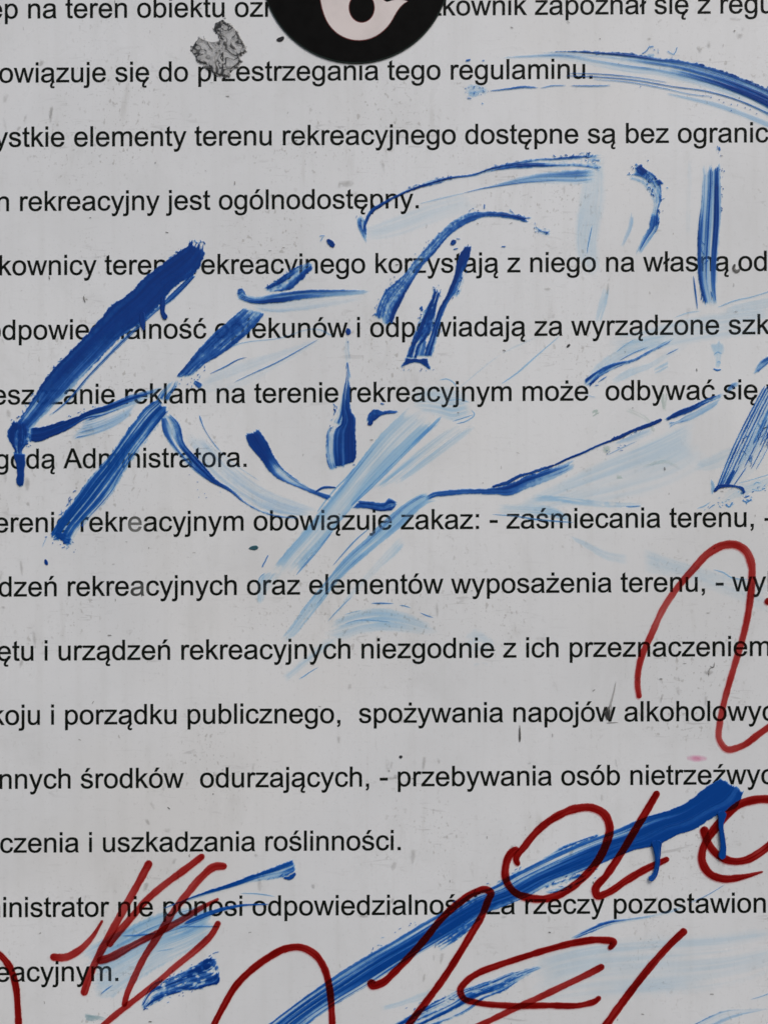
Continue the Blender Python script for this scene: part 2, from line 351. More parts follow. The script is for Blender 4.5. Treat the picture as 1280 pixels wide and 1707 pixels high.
G = {
'a': (1139, "M828 131Q728 46 635 11Q543 -24 437 -24Q262 -24 168 61Q74 147 74 280Q74 358 109 422Q145 487 202 526Q260 565 332 585Q385 599 492 612Q710 638 813 674Q814 711 814 721Q814 831 763 876Q694 937 558 937Q431 937 370 892Q310 848 281 735L105 759Q129 872 184 941Q239 1011 343 1048Q447 1086 584 1086Q720 1086 805 1054Q890 1022 930 973Q970 925 986 851Q995 805 995 685L995 445Q995 194 1006 127Q1018 61 1052 0L864 0Q836 56 828 131ZM813 533Q715 493 519 465Q408 449 362 429Q316 409 291 370Q266 332 266 285Q266 213 320 165Q375 117 480 117Q584 117 665 162Q746 208 784 287Q813 348 813 467Z"),
'b': (1139, "M301 0L134 0L134 1466L314 1466L314 943Q428 1086 605 1086Q703 1086 790 1046Q878 1007 934 935Q991 864 1023 763Q1055 662 1055 547Q1055 274 920 125Q785 -24 596 -24Q408 -24 301 133ZM299 539Q299 348 351 263Q436 124 581 124Q699 124 785 226Q871 329 871 532Q871 740 788 839Q706 938 589 938Q471 938 385 835Q299 733 299 539Z"),
'c': (1024, "M828 389L1005 366Q976 183 856 79Q737 -24 563 -24Q345 -24 212 118Q80 261 80 527Q80 699 137 828Q194 957 310 1021Q427 1086 564 1086Q737 1086 847 998Q957 911 988 750L813 723Q788 830 724 884Q661 938 571 938Q435 938 350 840Q265 743 265 532Q265 318 347 221Q429 124 561 124Q667 124 738 189Q809 254 828 389Z"),
'd': (1139, "M824 0L824 134Q723 -24 527 -24Q400 -24 293 46Q187 116 128 241Q70 367 70 530Q70 689 123 818Q176 948 282 1017Q388 1086 519 1086Q615 1086 690 1045Q765 1005 812 940L812 1466L991 1466L991 0ZM255 530Q255 326 341 225Q427 124 544 124Q662 124 744 220Q827 317 827 515Q827 733 743 835Q659 937 536 937Q416 937 335 839Q255 741 255 530Z"),
'e': (1139, "M862 342L1048 319Q1004 156 885 66Q766 -24 581 -24Q348 -24 211 119Q75 263 75 522Q75 790 213 938Q351 1086 571 1086Q784 1086 919 941Q1054 796 1054 533Q1054 517 1053 485L261 485Q271 310 360 217Q449 124 582 124Q681 124 751 176Q821 228 862 342ZM271 633L864 633Q852 767 796 834Q710 938 573 938Q449 938 364 855Q280 772 271 633Z"),
'g': (1139, "M102 -88L277 -114Q288 -195 338 -232Q405 -282 521 -282Q646 -282 714 -232Q782 -182 806 -92Q820 -37 819 139Q701 0 525 0Q306 0 186 158Q66 316 66 537Q66 689 121 817Q176 946 280 1016Q385 1086 526 1086Q714 1086 836 934L836 1062L1002 1062L1002 144Q1002 -104 951 -207Q901 -311 791 -371Q682 -431 522 -431Q332 -431 215 -345Q98 -260 102 -88ZM251 550Q251 341 334 245Q417 149 542 149Q666 149 750 244Q834 340 834 544Q834 739 747 838Q661 937 539 937Q419 937 335 839Q251 742 251 550Z"),
'h': (1139, "M135 0L135 1466L315 1466L315 940Q441 1086 633 1086Q751 1086 838 1039Q925 993 962 911Q1000 829 1000 673L1000 0L820 0L820 673Q820 808 761 869Q703 931 596 931Q516 931 445 889Q375 848 345 777Q315 706 315 581L315 0Z"),
'i': (455, "M136 1259L136 1466L316 1466L316 1259ZM136 0L136 1062L316 1062L316 0Z"),
'j': (455, "M134 1257L134 1466L314 1466L314 1257ZM-94 -412L-60 -259Q-6 -273 25 -273Q80 -273 107 -236Q134 -200 134 -54L134 1062L314 1062L314 -58Q314 -254 263 -331Q198 -431 47 -431Q-26 -431 -94 -412Z"),
'k': (1024, "M136 0L136 1466L316 1466L316 630L742 1062L975 1062L569 668L1016 0L794 0L443 543L316 421L316 0Z"),
'l': (455, "M131 0L131 1466L311 1466L311 0Z"),
'm': (1706, "M135 0L135 1062L296 1062L296 913Q346 991 429 1038Q512 1086 618 1086Q736 1086 811 1037Q887 988 918 900Q1044 1086 1246 1086Q1404 1086 1489 998Q1574 911 1574 729L1574 0L1395 0L1395 669Q1395 777 1377 824Q1360 872 1314 901Q1268 930 1206 930Q1094 930 1020 855Q946 781 946 617L946 0L766 0L766 690Q766 810 722 870Q678 930 578 930Q502 930 437 890Q373 850 344 773Q315 696 315 551L315 0Z"),
'n': (1139, "M135 0L135 1062L297 1062L297 911Q414 1086 635 1086Q731 1086 811 1051Q892 1017 932 961Q972 905 988 828Q998 778 998 653L998 0L818 0L818 646Q818 756 797 810Q776 865 722 897Q669 930 597 930Q482 930 398 857Q315 784 315 580L315 0Z"),
'o': (1139, "M68 531Q68 826 232 968Q369 1086 566 1086Q785 1086 924 942Q1063 799 1063 546Q1063 341 1001 223Q940 106 822 41Q705 -24 566 -24Q343 -24 205 119Q68 262 68 531ZM253 531Q253 327 342 225Q431 124 566 124Q700 124 789 226Q878 328 878 537Q878 734 788 835Q699 937 566 937Q431 937 342 836Q253 735 253 531Z"),
'p': (1139, "M135 -407L135 1062L299 1062L299 924Q357 1005 430 1045Q503 1086 607 1086Q743 1086 847 1016Q951 946 1004 818Q1057 691 1057 539Q1057 376 998 245Q940 115 828 45Q717 -24 594 -24Q504 -24 432 14Q361 52 315 110L315 -407ZM298 525Q298 320 381 222Q464 124 582 124Q702 124 787 225Q873 327 873 540Q873 743 789 844Q706 945 590 945Q475 945 386 837Q298 730 298 525Z"),
'r': (682, "M133 0L133 1062L295 1062L295 901Q357 1014 409 1050Q462 1086 525 1086Q616 1086 710 1028L648 861Q582 900 516 900Q457 900 410 864Q363 829 343 766Q313 670 313 556L313 0Z"),
's': (1024, "M63 317L241 345Q256 238 324 181Q393 124 516 124Q640 124 700 174Q760 225 760 293Q760 354 707 389Q670 413 523 450Q325 500 248 536Q172 573 132 637Q93 702 93 780Q93 851 125 911Q158 972 214 1012Q256 1043 328 1064Q401 1086 484 1086Q609 1086 703 1050Q798 1014 843 952Q888 891 905 788L729 764Q717 846 659 892Q602 938 497 938Q373 938 320 897Q267 856 267 801Q267 766 289 738Q311 709 358 690Q385 680 517 644Q708 593 783 560Q859 528 902 466Q945 404 945 312Q945 222 892 142Q840 63 741 19Q642 -24 517 -24Q310 -24 201 62Q93 148 63 317Z"),
't': (569, "M528 161L554 2Q478 -14 418 -14Q320 -14 266 17Q212 48 190 98Q168 149 168 311L168 922L36 922L36 1062L168 1062L168 1325L347 1433L347 1062L528 1062L528 922L347 922L347 301Q347 224 356 202Q366 180 387 167Q409 154 449 154Q479 154 528 161Z"),
'u': (1139, "M831 0L831 156Q707 -24 494 -24Q400 -24 318 12Q237 48 197 102Q158 157 142 236Q131 289 131 404L131 1062L311 1062L311 473Q311 332 322 283Q339 212 394 171Q449 131 530 131Q611 131 682 172Q753 214 782 285Q812 357 812 493L812 1062L992 1062L992 0Z"),
'w': (1479, "M331 0L6 1062L192 1062L361 449L424 221Q428 238 479 440L648 1062L833 1062L992 446L1045 243L1106 448L1288 1062L1463 1062L1131 0L944 0L775 636L734 817L519 0Z"),
'y': (1024, "M127 -409L107 -240Q166 -256 210 -256Q270 -256 306 -236Q342 -216 365 -180Q382 -153 420 -46Q425 -31 436 -2L33 1062L227 1062L448 447Q491 330 525 201Q556 325 599 443L826 1062L1006 1062L602 -18Q537 -193 501 -259Q453 -348 391 -389Q329 -431 243 -431Q191 -431 127 -409Z"),
'z': (1024, "M40 0L40 146L716 922Q601 916 513 916L80 916L80 1062L948 1062L948 943L373 269L262 146Q383 155 489 155L980 155L980 0Z"),
'A': (1366, "M-3 0L560 1466L769 1466L1369 0L1148 0L977 444L364 444L203 0ZM420 602L917 602L764 1008Q694 1193 660 1312Q632 1171 581 1032Z"),
'W': (1933, "M414 0L25 1466L224 1466L447 505Q483 354 509 205Q565 440 575 476L854 1466L1088 1466L1298 724Q1377 448 1412 205Q1440 344 1485 524L1715 1466L1910 1466L1508 0L1321 0L1012 1117Q973 1257 966 1289Q943 1188 923 1117L612 0Z"),
'T': (1251, "M531 0L531 1293L48 1293L48 1466L1210 1466L1210 1293L725 1293L725 0Z"),
'U': (1479, "M1120 1466L1314 1466L1314 619Q1314 398 1264 268Q1214 138 1083 56Q953 -25 741 -25Q535 -25 404 46Q273 117 217 251Q161 386 161 619L161 1466L355 1466L355 620Q355 429 390 338Q426 248 512 199Q599 150 724 150Q938 150 1029 247Q1120 344 1120 620Z"),
'.': (569, "M186 0L186 205L391 205L391 0Z"),
',': (569, "M182 0L182 205L387 205L387 0Q387 -113 347 -182Q307 -252 220 -290L170 -213Q227 -188 254 -139Q281 -91 284 0Z"),
':': (569, "M185 857L185 1062L390 1062L390 857ZM185 0L185 205L390 205L390 0Z"),
'-': (682, "M65 440L65 621L618 621L618 440Z"),
'\u0142': (455, "M137 0L137 592L8 497L8 660L137 755L137 1466L317 1466L317 887L446 982L446 819L317 724L317 0Z"),
' ': (569, ""),
}
ACUTE = "M{0} 1194L{1} 1474L{2} 1474L{3} 1194Z"
def acute(cx): return ACUTE.format(cx - 92, cx + 40, cx + 272, cx + 50)
def dot(cx): return "M{0} 1259L{0} 1466L{1} 1466L{1} 1259Z".format(cx - 95, cx + 95)
def ogonek(x): return "M{} 20L{} -110Q{} -190 {} -270Q{} -345 {} -390Q{} -431 {} -431Q{} -431 {} -405L{} -300Q{} -318 {} -318Q{} -318 {} -285Q{} -240 {} -160Q{} -80 {} 20Z".format(
    x - 40, x - 135, x - 165, x - 165, x - 165, x - 110, x - 60, x + 30, x + 95, x + 140, x + 128, x + 85, x + 45, x - 5, x - 20, x - 40, x + 5, x + 50, x + 125)
for ch, base, extra in (('\u0105', 'a', ogonek(900)), ('\u0119', 'e', ogonek(720)), ('\u015b', 's', acute(470)), ('\u0107', 'c', acute(520)),
                        ('\u0144', 'n', acute(540)), ('\u00f3', 'o', acute(550)), ('\u017a', 'z', acute(500)), ('\u017c', 'z', dot(520))):
    G[ch] = (G[base][0], G[base][1] + extra)

import re
def contours(path):
    out, cur, last = [], [], None
    for cmd, args in re.findall(r'([MLQZ])([^MLQZ]*)', path):
        a = [float(x) for x in args.split()]
        if cmd == 'M': cur = [(a[0], a[1])]
        elif cmd == 'L': cur.append((a[0], a[1]))
        elif cmd == 'Q':
            p0 = cur[-1]
            for i in range(1, 6):
                t = i / 5; cur.append(((1 - t)**2 * p0[0] + 2 * t * (1 - t) * a[0] + t * t * a[2], (1 - t)**2 * p0[1] + 2 * t * (1 - t) * a[1] + t * t * a[3]))
        elif cmd == 'Z': out.append(cur); cur = []
    return out
def area(c): return sum(c[i][0] * c[(i + 1) % len(c)][1] - c[(i + 1) % len(c)][0] * c[i][1] for i in range(len(c))) / 2
def inside(p, c):
    r = False
    for i in range(len(c)):
        (x0, y0), (x1, y1) = c[i], c[i - 1]
        if (y0 > p[1]) != (y1 > p[1]) and p[0] < (x1 - x0) * (p[1] - y0) / (y1 - y0) + x0: r = not r
    return r
def fat(c, outer, k=19.0):
    """Ink spread: an outline pushed outwards (a hole inwards) by k font units."""
    if (area(c) > 0) == outer: c = c[::-1]          # outer outlines run clockwise, holes the other way
    n = len(c); nr = []
    for i in range(n):
        dx, dy = c[(i + 1) % n][0] - c[i][0], c[(i + 1) % n][1] - c[i][1]; l = math.hypot(dx, dy) or 1; nr.append((-dy / l, dx / l))
    out = []
    for i in range(n):
        ax, ay = nr[i - 1]; bx, by = nr[i]; q = max(1 + ax * bx + ay * by, .35); out.append((c[i][0] + k * (ax + bx) / q, c[i][1] + k * (ay + by) / q))
    return out
_gc = {}
def glyph(ch):
    """Triangulated letter: vertices and faces in font units."""
    if ch in _gc: return _gc[ch]
    cs = contours(G[ch][1]); v, f = [], []
    host = {i: next((j for j, o in enumerate(cs) if j != i and all(inside(p, o) for p in c[::3])), None) for i, c in enumerate(cs)}
    for i, c in enumerate(cs):
        if host[i] is not None: continue
        loops = [fat(c, True)] + [fat(cs[j], False) for j in range(len(cs)) if host[j] == i]
        tri = tessellate_polygon([[Vector((x, y, 0)) for x, y in lp] for lp in loops]); flat = [p for lp in loops for p in lp]
        o = len(v); v += flat
        for t in tri:
            a, b, c3 = (flat[k] for k in t)
            cr = (b[0] - a[0]) * (c3[1] - a[1]) - (b[1] - a[1]) * (c3[0] - a[0])
            if abs(cr) < 1e-6: continue
            f.append(tuple(o + k for k in (t if cr > 0 else t[::-1])))
    _gc[ch] = (v, f); return _gc[ch]
def lsb(ch):
    v = glyph(ch)[0]; return min(p[0] for p in v) if v else 0

# each line: text, (word it starts at, x), (later word, x), (x, baseline), (x, baseline)
LINES = [
 ("Wst\u0119p na teren obiektu oznacza, \u017ce u\u017cytkownik zapozna\u0142 si\u0119 z regulaminem", ("na ter", 47.5), ("regul", 1200), (60, 30.5), (1200, 22.5)),
 ("zobowi\u0105zuje si\u0119 do przestrzegania tego regulaminu.", ("si\u0119", 192.5), ("regul", 751), (40, 137.5), (900, 131.5)),
 ("Wszystkie elementy terenu rekreacyjnego dost\u0119pne s\u0105 bez ogranicze\u0144", ("element", 124), ("ogranic", 1129), (60, 244.5), (1200, 237.5)),
 ("Teren rekreacyjny jest og\u00f3lnodost\u0119pny.", ("rekreac", 34), (".", 692.5), (60, 351.5), (690, 347)),
 ("U\u017cytkownicy terenu rekreacyjnego korzystaj\u0105 z niego na w\u0142asn\u0105 odpowiedzialno\u015b\u0107", ("terenu", 175), ("w\u0142asn", 1071), (60, 458.5), (1250, 451.5)),
 ("odpowiedzialno\u015b\u0107 opiekun\u00f3w i odpowiadaj\u0105 za wyrz\u0105dzone szkody", ("opiek", 358.5), ("szkody", 1213.5), (60, 566), (1250, 557)),
 ("Umieszczanie reklam na terenie rekreacyjnym mo\u017ce  odbywa\u0107 si\u0119 wy\u0142\u0105cznie", ("reklam", 209), ("si\u0119", 1205), (40, 674), (1200, 666)),
 ("zgod\u0105 Administratora.", ("Adm", 106), (".", 406), (60, 781), (400, 778)),
 ("terenie rekreacyjnym obowi\u0105zuje zakaz: - za\u015bmiecania terenu, - ", ("rekreac", 135), ("terenu", 1115), (60, 887), (1200, 878.5)),
 ("urz\u0105dze\u0144 rekreacyjnych oraz element\u00f3w wyposa\u017cenia terenu, - wykorzystywania", ("rekreac", 113.5), ("wyk", 1219), (60, 994), (1110, 986.5)),
 ("sprz\u0119tu i urz\u0105dze\u0144 rekreacyjnych niezgodnie z ich przeznaczeniem,", ("i urz", 75), ("przezn", 949), (60, 1101), (1000, 1095)),
 ("spokoju i porz\u0105dku publicznego,  spo\u017cywania napoj\u00f3w alkoholowych", ("porz", 109), ("alkoh", 1040), (60, 1208), (1130, 1202)),
 ("innych \u015brodk\u00f3w  odurzaj\u0105cych, - przebywania os\u00f3b nietrze\u017awych", ("\u015brod", 135), ("nietrz", 1050), (60, 1314.5), (1100, 1308)),
 ("niszczenia i uszkadzania ro\u015blinno\u015bci.", ("i uszk", 149), ("ro\u015bl", 442.5), (60, 1421), (650, 1417)),
 ("Administrator nie ponosi odpowiedzialno\u015bci za rzeczy pozostawione", ("odpow", 421), ("pozost", 1022.5), (60, 1528.5), (1130, 1522)),
 ("rekreacyjnym.", None, (".", 192.5), (60, 1636), (200, 1635)),
]
def text_line(txt, a1, a2, b1, b2, n):
    def pen(i): return sum(G[c][0] for c in txt[:i]) + lsb(txt[i])
    i2 = txt.rindex(a2[0]) if a2[0] == '.' else txt.index(a2[0])
    if a1: i1 = txt.index(a1[0]); k = (a2[1] - a1[1]) / (pen(i2) - pen(i1))
    else: k = 46.5 / 2048
    x0 = a2[1] - pen(i2) * k; sl = (b2[1] - b1[1]) / (b2[0] - b1[0])
    v, f = [], []; x = 0
    for q, c in enumerate(txt):
        gv, gf = glyph(c); o = len(v)
        for (gx, gy) in gv:
            px = x0 + (x + gx) * k; py = b1[1] + (px - b1[0]) * sl - gy * k
            X, Z = W(px, py); v.append((X, -.00003, Z))
        f += [tuple(o + i for i in t) for t in gf]; x += G[c][0]
    return under(link_mesh('printed_text_line', v, f, M['text'], None, smooth=False), sign)
for n, L in enumerate(LINES): text_line(*L, n)

# ------------------------------------------------------------------ round sticker
def disc_part(name, loops, mat, y0, th, parent, bevel=0):
    """A flat piece with a real thickness cut along closed outlines (outer first, then holes), in the board's grid."""
    v, f = [], []
    flat = [p for lp in loops for p in lp]
    tri = tessellate_polygon([[Vector((x, -y, 0)) for x, y in lp] for lp in loops])
    for (x, y) in flat: X, Z = W(x, y); v.append((X, -y0 - th, Z))
    for (x, y) in flat: X, Z = W(x, y); v.append((X, -y0, Z))
    n = len(flat)
    for t in tri:
        a, b, c = (flat[k] for k in t); cr = (b[0] - a[0]) * (c[1] - a[1]) - (b[1] - a[1]) * (c[0] - a[0])
        if abs(cr) > 1e-9: f.append(tuple(t) if cr < 0 else tuple(t[::-1]))
    o = 0
    for lp in loops:
        m = len(lp)
        for i in range(m): f.append((o + i, o + (i + 1) % m, n + o + (i + 1) % m, n + o + i))
        o += m
    return under(link_mesh(name, v, f, mat, None, smooth=False), parent)
def smooth_loop(P, per=8):
    P = np.asarray(P, float); n = len(P); out = []
    for i in range(n):
        p0, p1, p2, p3 = P[i - 1], P[i], P[(i + 1) % n], P[(i + 2) % n]
        for k in range(per):
            t = k / per; out.append(tuple(.5 * (2 * p1 + (p2 - p0) * t + (2 * p0 - 5 * p1 + 4 * p2 - p3) * t**2 + (3 * p1 - p0 - 3 * p2 + p3) * t**3)))
    return out
stk = empty('round_sticker', 593, -51)
tag(stk, 'round black sticker with a pale pink drop-shaped ring, above the second text line', 'sticker')
circ = lambda cx, cy, rx, ry=None, n=96: [(cx + rx * math.cos(2 * math.pi * i / n), cy + (ry or rx) * math.sin(2 * math.pi * i / n)) for i in range(n)]
disc_part('sticker_edge', [circ(593, -51, 157.5)], M['edge'], .00012, .00052, stk)
disc_part('sticker_face', [circ(593, -51, 155.5)], M['black'], .00064, .00010, stk)
EM = smooth_loop([(534, -30), (534, -6), (539, 20), (549, 42), (565, 58), (585, 66.5), (606, 67.5), (626, 61), (643, 48), (654, 33), (660, 22), (630, -40), (585, -68), (556, -58)], 6)[:55]
EM += [(660, 22), (666, 13.5), (672, 7.5), (679, 3.2), (669, .8), (659, .8), (651, 2.8), (645, 4.5), (641, 3), (637, -1), (634, -8), (630, -30), (612, -58), (585, -68), (556, -58), (540, -44)]
grow = lambda lp, k: [(600 + (x - 600) * k, 5 + (y - 5) * k) for x, y in lp]
disc_part('emblem_outline', [grow(EM, 1.022), circ(603, 14, 20.5, 24.0, 40)], M['rim'], .00074, .00004, stk)
disc_part('emblem', [EM, circ(603, 14, 21.8, 25.3, 40)], M['cream'], .00078, .00005, stk)

# ------------------------------------------------------------------ torn, crumpled residue
def residue():
    _seed[0] += 7
    out = smooth_loop([(321, 84), (329, 66), (343, 64), (356, 72), (366, 66), (358, 48), (363, 36), (372, 31), (386, 44), (398, 58), (407, 74), (409, 86), (402, 98), (400, 110), (388, 118), (381, 130), (364, 128), (348, 114), (332, 104)], 5)
    nx, ny = 130, 140
    X, Y = np.meshgrid(np.linspace(314, 416, nx), np.linspace(26, 136, ny)); P = np.array(out)
    dx = X[..., None] - P[:, 0]; dy = Y[..., None] - P[:, 1]; dist = np.sqrt((dx**2 + dy**2).min(-1))
    ins = np.zeros(X.shape, bool)
    for i in range(len(P)):
        (x0, y0), (x1, y1) = P[i], P[i - 1]
        if y0 == y1: continue
        ins ^= ((y0 > Y) != (y1 > Y)) & (X < (x1 - x0) * (Y - y0) / (y1 - y0) + x0)
    sd = np.where(ins, dist, -dist) + 7 * (vn(X / 6, Y / 6, 901) - .5) + 5 * (vn(X / 2.5, Y / 2.5, 902) - .5)
    m = ss(-1, 2.5, sd)
    wx = X + 10 * vn(X / 14, Y / 14, 905); wy = Y + 10 * vn(X / 14, Y / 14, 906)
    n1 = vn(wx / 9, wy / 9, 903); n2 = vn(wx / 4.5, wy / 4.5, 904); n3 = vn(wx / 17, wy / 17, 907)
    vein = np.maximum(ss(.11, .02, np.abs(n1 - .5)), .9 * ss(.12, .02, np.abs(n2 - .48)) * ss(.35, .6, n3))
    rimd = ss(5, .5, np.abs(sd - 2.0)) * (.25 + .75 * vn(X / 5, Y / 5, 908))
    clear = ss(24, 8, np.hypot((X - 352) * .9, (Y - 98) * 1.1))      # the smoother silver patch, low and to one side
    dark = .10 + .26 * n3 + 1.0 * vein * (1 - .85 * clear) * (.4 + .6 * ss(.3, .55, vn(X / 12, Y / 12, 909))) + .5 * rimd * (1 - .4 * clear)
    t = np.clip((dark - .32) * 1.8 + .32, .14, 1) * m
    h = .00016 + m * (.00035 * n1 + .00030 * n2 + .0002 * n3)
    idx = np.arange(nx * ny).reshape(ny, nx)
    q = np.stack([idx[:-1, :-1], idx[1:, :-1], idx[1:, 1:], idx[:-1, 1:]], -1).reshape(-1, 4); q = q[t.ravel()[q].max(1) > .05]
    use = np.unique(q); mp = np.full(nx * ny, -1); mp[use] = np.arange(len(use)); q = mp[q]
    v = np.column_stack([(X.ravel()[use] - 640) * S, -h.ravel()[use], ZC + (853.5 - Y.ravel()[use]) * S])
    o = link_mesh('torn_residue', v, q, M['residue'], None, t.ravel()[use])
    a, b, c = (v[q[0, i]] for i in range(3))
    if np.cross(b - a, c - a)[1] > 0: o.data.flip_normals()
    tag(o, 'crumpled grey scrap of torn foil glued above the word przestrzegania', 'residue')
residue()

GW = 'pale wiped blue smears'
GB = 'blue paint strokes of the scrawl'
GR = 'red marker strokes'
# ------------------------------------------------------------------ pale smears first (they lie lowest)
film('wiped_smear', [ribbon([(690, 668, 742, 700), (640, 716, 690, 742), (592, 776, 629, 801), (560, 818, 600, 832), (529, 855, 575, 862), (500, 890, 545, 900), (470, 925, 515, 932), (440, 965, 494, 960)],
        [[.10, .12, .10, .12, .22], [.14, .16, .10, .24, .42], [.45, .20, .16, .30, .45], [.48, .22, .12, .32, .42], [.36, .26, .16, .22, .38], [.28, .30, .14, .26, .34], [.28, .30, .10, .26, .30], [.16, .2, .1, .12, .14]], A=.26, Bm=.05, Wd=.06, fu=230, fv=3.4, rs=16, re=16, esoft=20, ridl=.08, ridr=.12),
     line([(740, 510), (690, 570), (640, 620), (590, 680), (540, 750)], 3, .5, Z4, False), line([(1200, 240), (1100, 340), (1000, 440), (860, 580), (720, 715)], [5, 7, 6, 7, 4], .42, Z4, False),
     line([(490, 150), (420, 240), (350, 320), (300, 380)], [3, 4, 4, 2], .55, ZB, False)],
     M['wash'], 'long pale wiped band crossing from the word rekreacyjnym down to the word oraz', 'paint smear', GW)
film('wiped_smear', [ribbon([(438, 948, 478, 955), (430, 970, 458, 975), (426, 990, 444, 992), (426, 1006, 440, 1008)], [[.3, .2, .1], [.22, .16, .08], [.2, .2, .2], [.35, .3, .3]], A=.2, Bm=.12, bs=4, Wd=.07, fu=60, rs=6, re=3), line([(447, 925), (441, 938), (437, 946)], 2.6, .9, rag=2), line([(430, 975), (434, 962), (442, 955)], 2, .5, cap=False)], M['wash'], 'pale wiped tail with a small ring running down through the word oraz', 'paint smear', GW)
film('wiped_smear', [ribbon([(760, 700, 815, 700), (700, 745, 770, 735), (640, 795, 715, 775), (600, 830, 660, 815)], [[.08, .14, .06, .12, .06], [.10, .20, .08, .18, .08], [.12, .24, .08, .20, .08], [.08, .16, .06, .12, .05]], A=.22, Bm=.03, fv=3.5, fu=150, rs=20, re=20, esoft=20)],
     M['wash'], 'thin pale strands beside the long wiped band, above the word zakaz', 'paint smear', GW)
film('wiped_smear', [ribbon([(715, 690, 770, 640), (760, 652, 815, 605), (815, 603, 860, 575), (870, 575, 935, 545)], [[.05, .10, .09], [.09, .12, .08], [.09, .11, .07], [.05, .07, .05]], A=.10, Bm=.02, Wd=.07, fu=200, rs=14, re=14, esoft=25),
     line([(1000, 0), (930, 60), (850, 130), (770, 200), (690, 255)], [1.5, 2, 3, 3, 2], .34, ZM, False)], M['wash'], 'very faint blue sweep ending at a hairline under the word wyrządzone', 'paint smear', GW)
film('wiped_smear', [ribbon([(675, 650, 690, 690), (712, 640, 730, 697), (745, 640, 758, 705), (780, 650, 792, 690)], [[.05, .10, .06], [.12, .12, .10], [.10, .18, .22], [.05, .10, .10]], A=.15, Bm=.05, fv=3, fu=70, rs=9, re=5, esoft=10, Wd=.05),
     line([(430, 455), (480, 440), (540, 420)], 2.2, .5, ZM, False), line([(450, 468), (500, 455), (545, 415), (530, 395)], 2.4, .45, ZM, False), line([(360, 235), (400, 230), (440, 255), (450, 275)], 2.4, .4, ZM, False), line([(400, 345), (470, 340), (520, 355)], 2, .3, ZM, False)],
     M['wash'], 'pale blue thumb-like smudge under the letters of rekreacyjnym', 'paint smear', GW)
film('wiped_smear', [ribbon([(1005, -70, 1075, -15), (940, -45, 1020, -5), (870, 0, 975, 20), (760, 90, 880, 110), (660, 190, 770, 200), (550, 290, 640, 310), (455, 410, 540, 400), (355, 530, 440, 530), (275, 640, 350, 640), (195, 745, 262, 755)],
        [[.5, .6, .3, .1], [.6, .5, .3, .2], [.55, .45, .4, .3], [.50, .6, .45, .3], [.40, .55, .35, .2], [.35, .5, .6, .2], [.4, .45, .5, .15], [.45, .2, .4, .15], [.4, .2, .35, .1], [.2, .12, .2, .05]], ZB, A=.26, Bm=.05, Wd=.08, fv=4, fu=190, rs=4, re=14, esoft=14),
     line([(690, 130), (620, 190), (560, 255), (495, 330)], [2, 3, 3, 1.5], .75, ZB, False)], M['wash'], 'broad light blue streak slanting through the words obowiązuje and elementów', 'paint smear', GW)
film('wiped_smear', [ribbon([(860, 160, 915, 175), (780, 240, 850, 260), (690, 340, 750, 350), (600, 450, 660, 440), (530, 540, 560, 550), (470, 620, 495, 625)], [[.1, .18, .3], [.08, .10, .18], [.06, .06, .10], [.08, .08, .05], [.25, .08, .05], [.3, .08, .02]], ZB, A=.14, Bm=.05, Wd=.04, fv=3, fu=90, rs=8, re=6, esoft=12),
     line([(470, 625), (510, 580), (550, 540), (600, 490)], [1.6, 2.4, 2.2, 1.2], .5, ZB, False)], M['wash'], 'faint broken streak between the words elementów and zakaz', 'paint smear', GW)
film('wiped_smear', [ribbon([(455, 640, 420, 740), (540, 590, 540, 735), (640, 560, 660, 700), (750, 545, 780, 690), (880, 570, 900, 700), (1000, 620, 1000, 710), (1110, 660, 1100, 700)],
        [[.05, .10, .05], [.18, .16, .06], [.26, .20, .10], [.20, .30, .08], [.10, .18, .06], [.06, .10, .05], [.02, .05, .02]], ZB, A=.16, Bm=.05, Wd=.05, fv=3.4, fu=110, rs=14, re=18, esoft=20),
     line([(700, 530), (760, 530), (820, 532)], [2, 3.2, 2], .8, ZB, False), line([(850, 540), (880, 545), (910, 555)], [1.5, 2.4, 1.5], .7, ZB, False), line([(960, 580), (1000, 597), (1030, 606)], [1.2, 2.6, 1.6], .7, ZB, False), line([(560, 590), (600, 578), (650, 568)], 1.8, .4, ZB, False), line([(560, 640), (620, 622), (720, 622), (800, 630)], 2, .38, ZB, False)],
     M['wash'], 'pale blue arch above the word niezgodnie, edged with dark dashes', 'paint smear', GW)
film('wiped_smear', [ribbon([(480, 690, 540, 735), (385, 775, 440, 805), (300, 850, 345, 880), (200, 935, 240, 965)], [[.06, .10, .05], [.12, .16, .06], [.14, .16, .06], [.10, .12, .08]], ZB, A=.14, Bm=.05, Wd=.06, fv=4, fu=80, rs=12, re=8, esoft=14),
     line([(315, 935), (340, 920), (380, 893), (420, 870)], [2, 2.6, 1.8, 1], .6, ZB, False)], M['wash'], 'short pale streak below the end of the word rekreacyjnych', 'paint smear', GW)
film('wiped_smear', [ribbon([(760, 1050, 780, 1125), (800, 1040, 815, 1120), (838, 1075, 825, 1130)], [[.02, .03, .02], [.05, .07, .03], [.02, .03, .02]], A=.09, Bm=.06, fv=6, fu=30, rs=12, re=12, rl=9, rr=9, soft=8, esoft=16)], M['wash'], 'faint blue cloud among the letters of the word niezgodnie', 'paint smear', GW)
film('wiped_smear', [ribbon([(0, 900, 0, 955), (150, 912, 145, 955), (300, 930, 300, 978), (480, 945, 480, 985), (660, 950, 640, 985)], [[.10, .14, .08], [.35, .30, .18], [.26, .24, .14], [.20, .16, .35], [.06, .06, .10]], ZR, A=.16, Bm=.08, Wd=.06, fv=3, fu=60, rs=8, re=10, esoft=8, hol=.12, hs=6),
     line([(520, 974), (550, 975), (600, 970)], 2.6, .6, ZR, False)], M['wash'], 'flat bluish smear just above the word zaśmiecania', 'paint smear', GW)
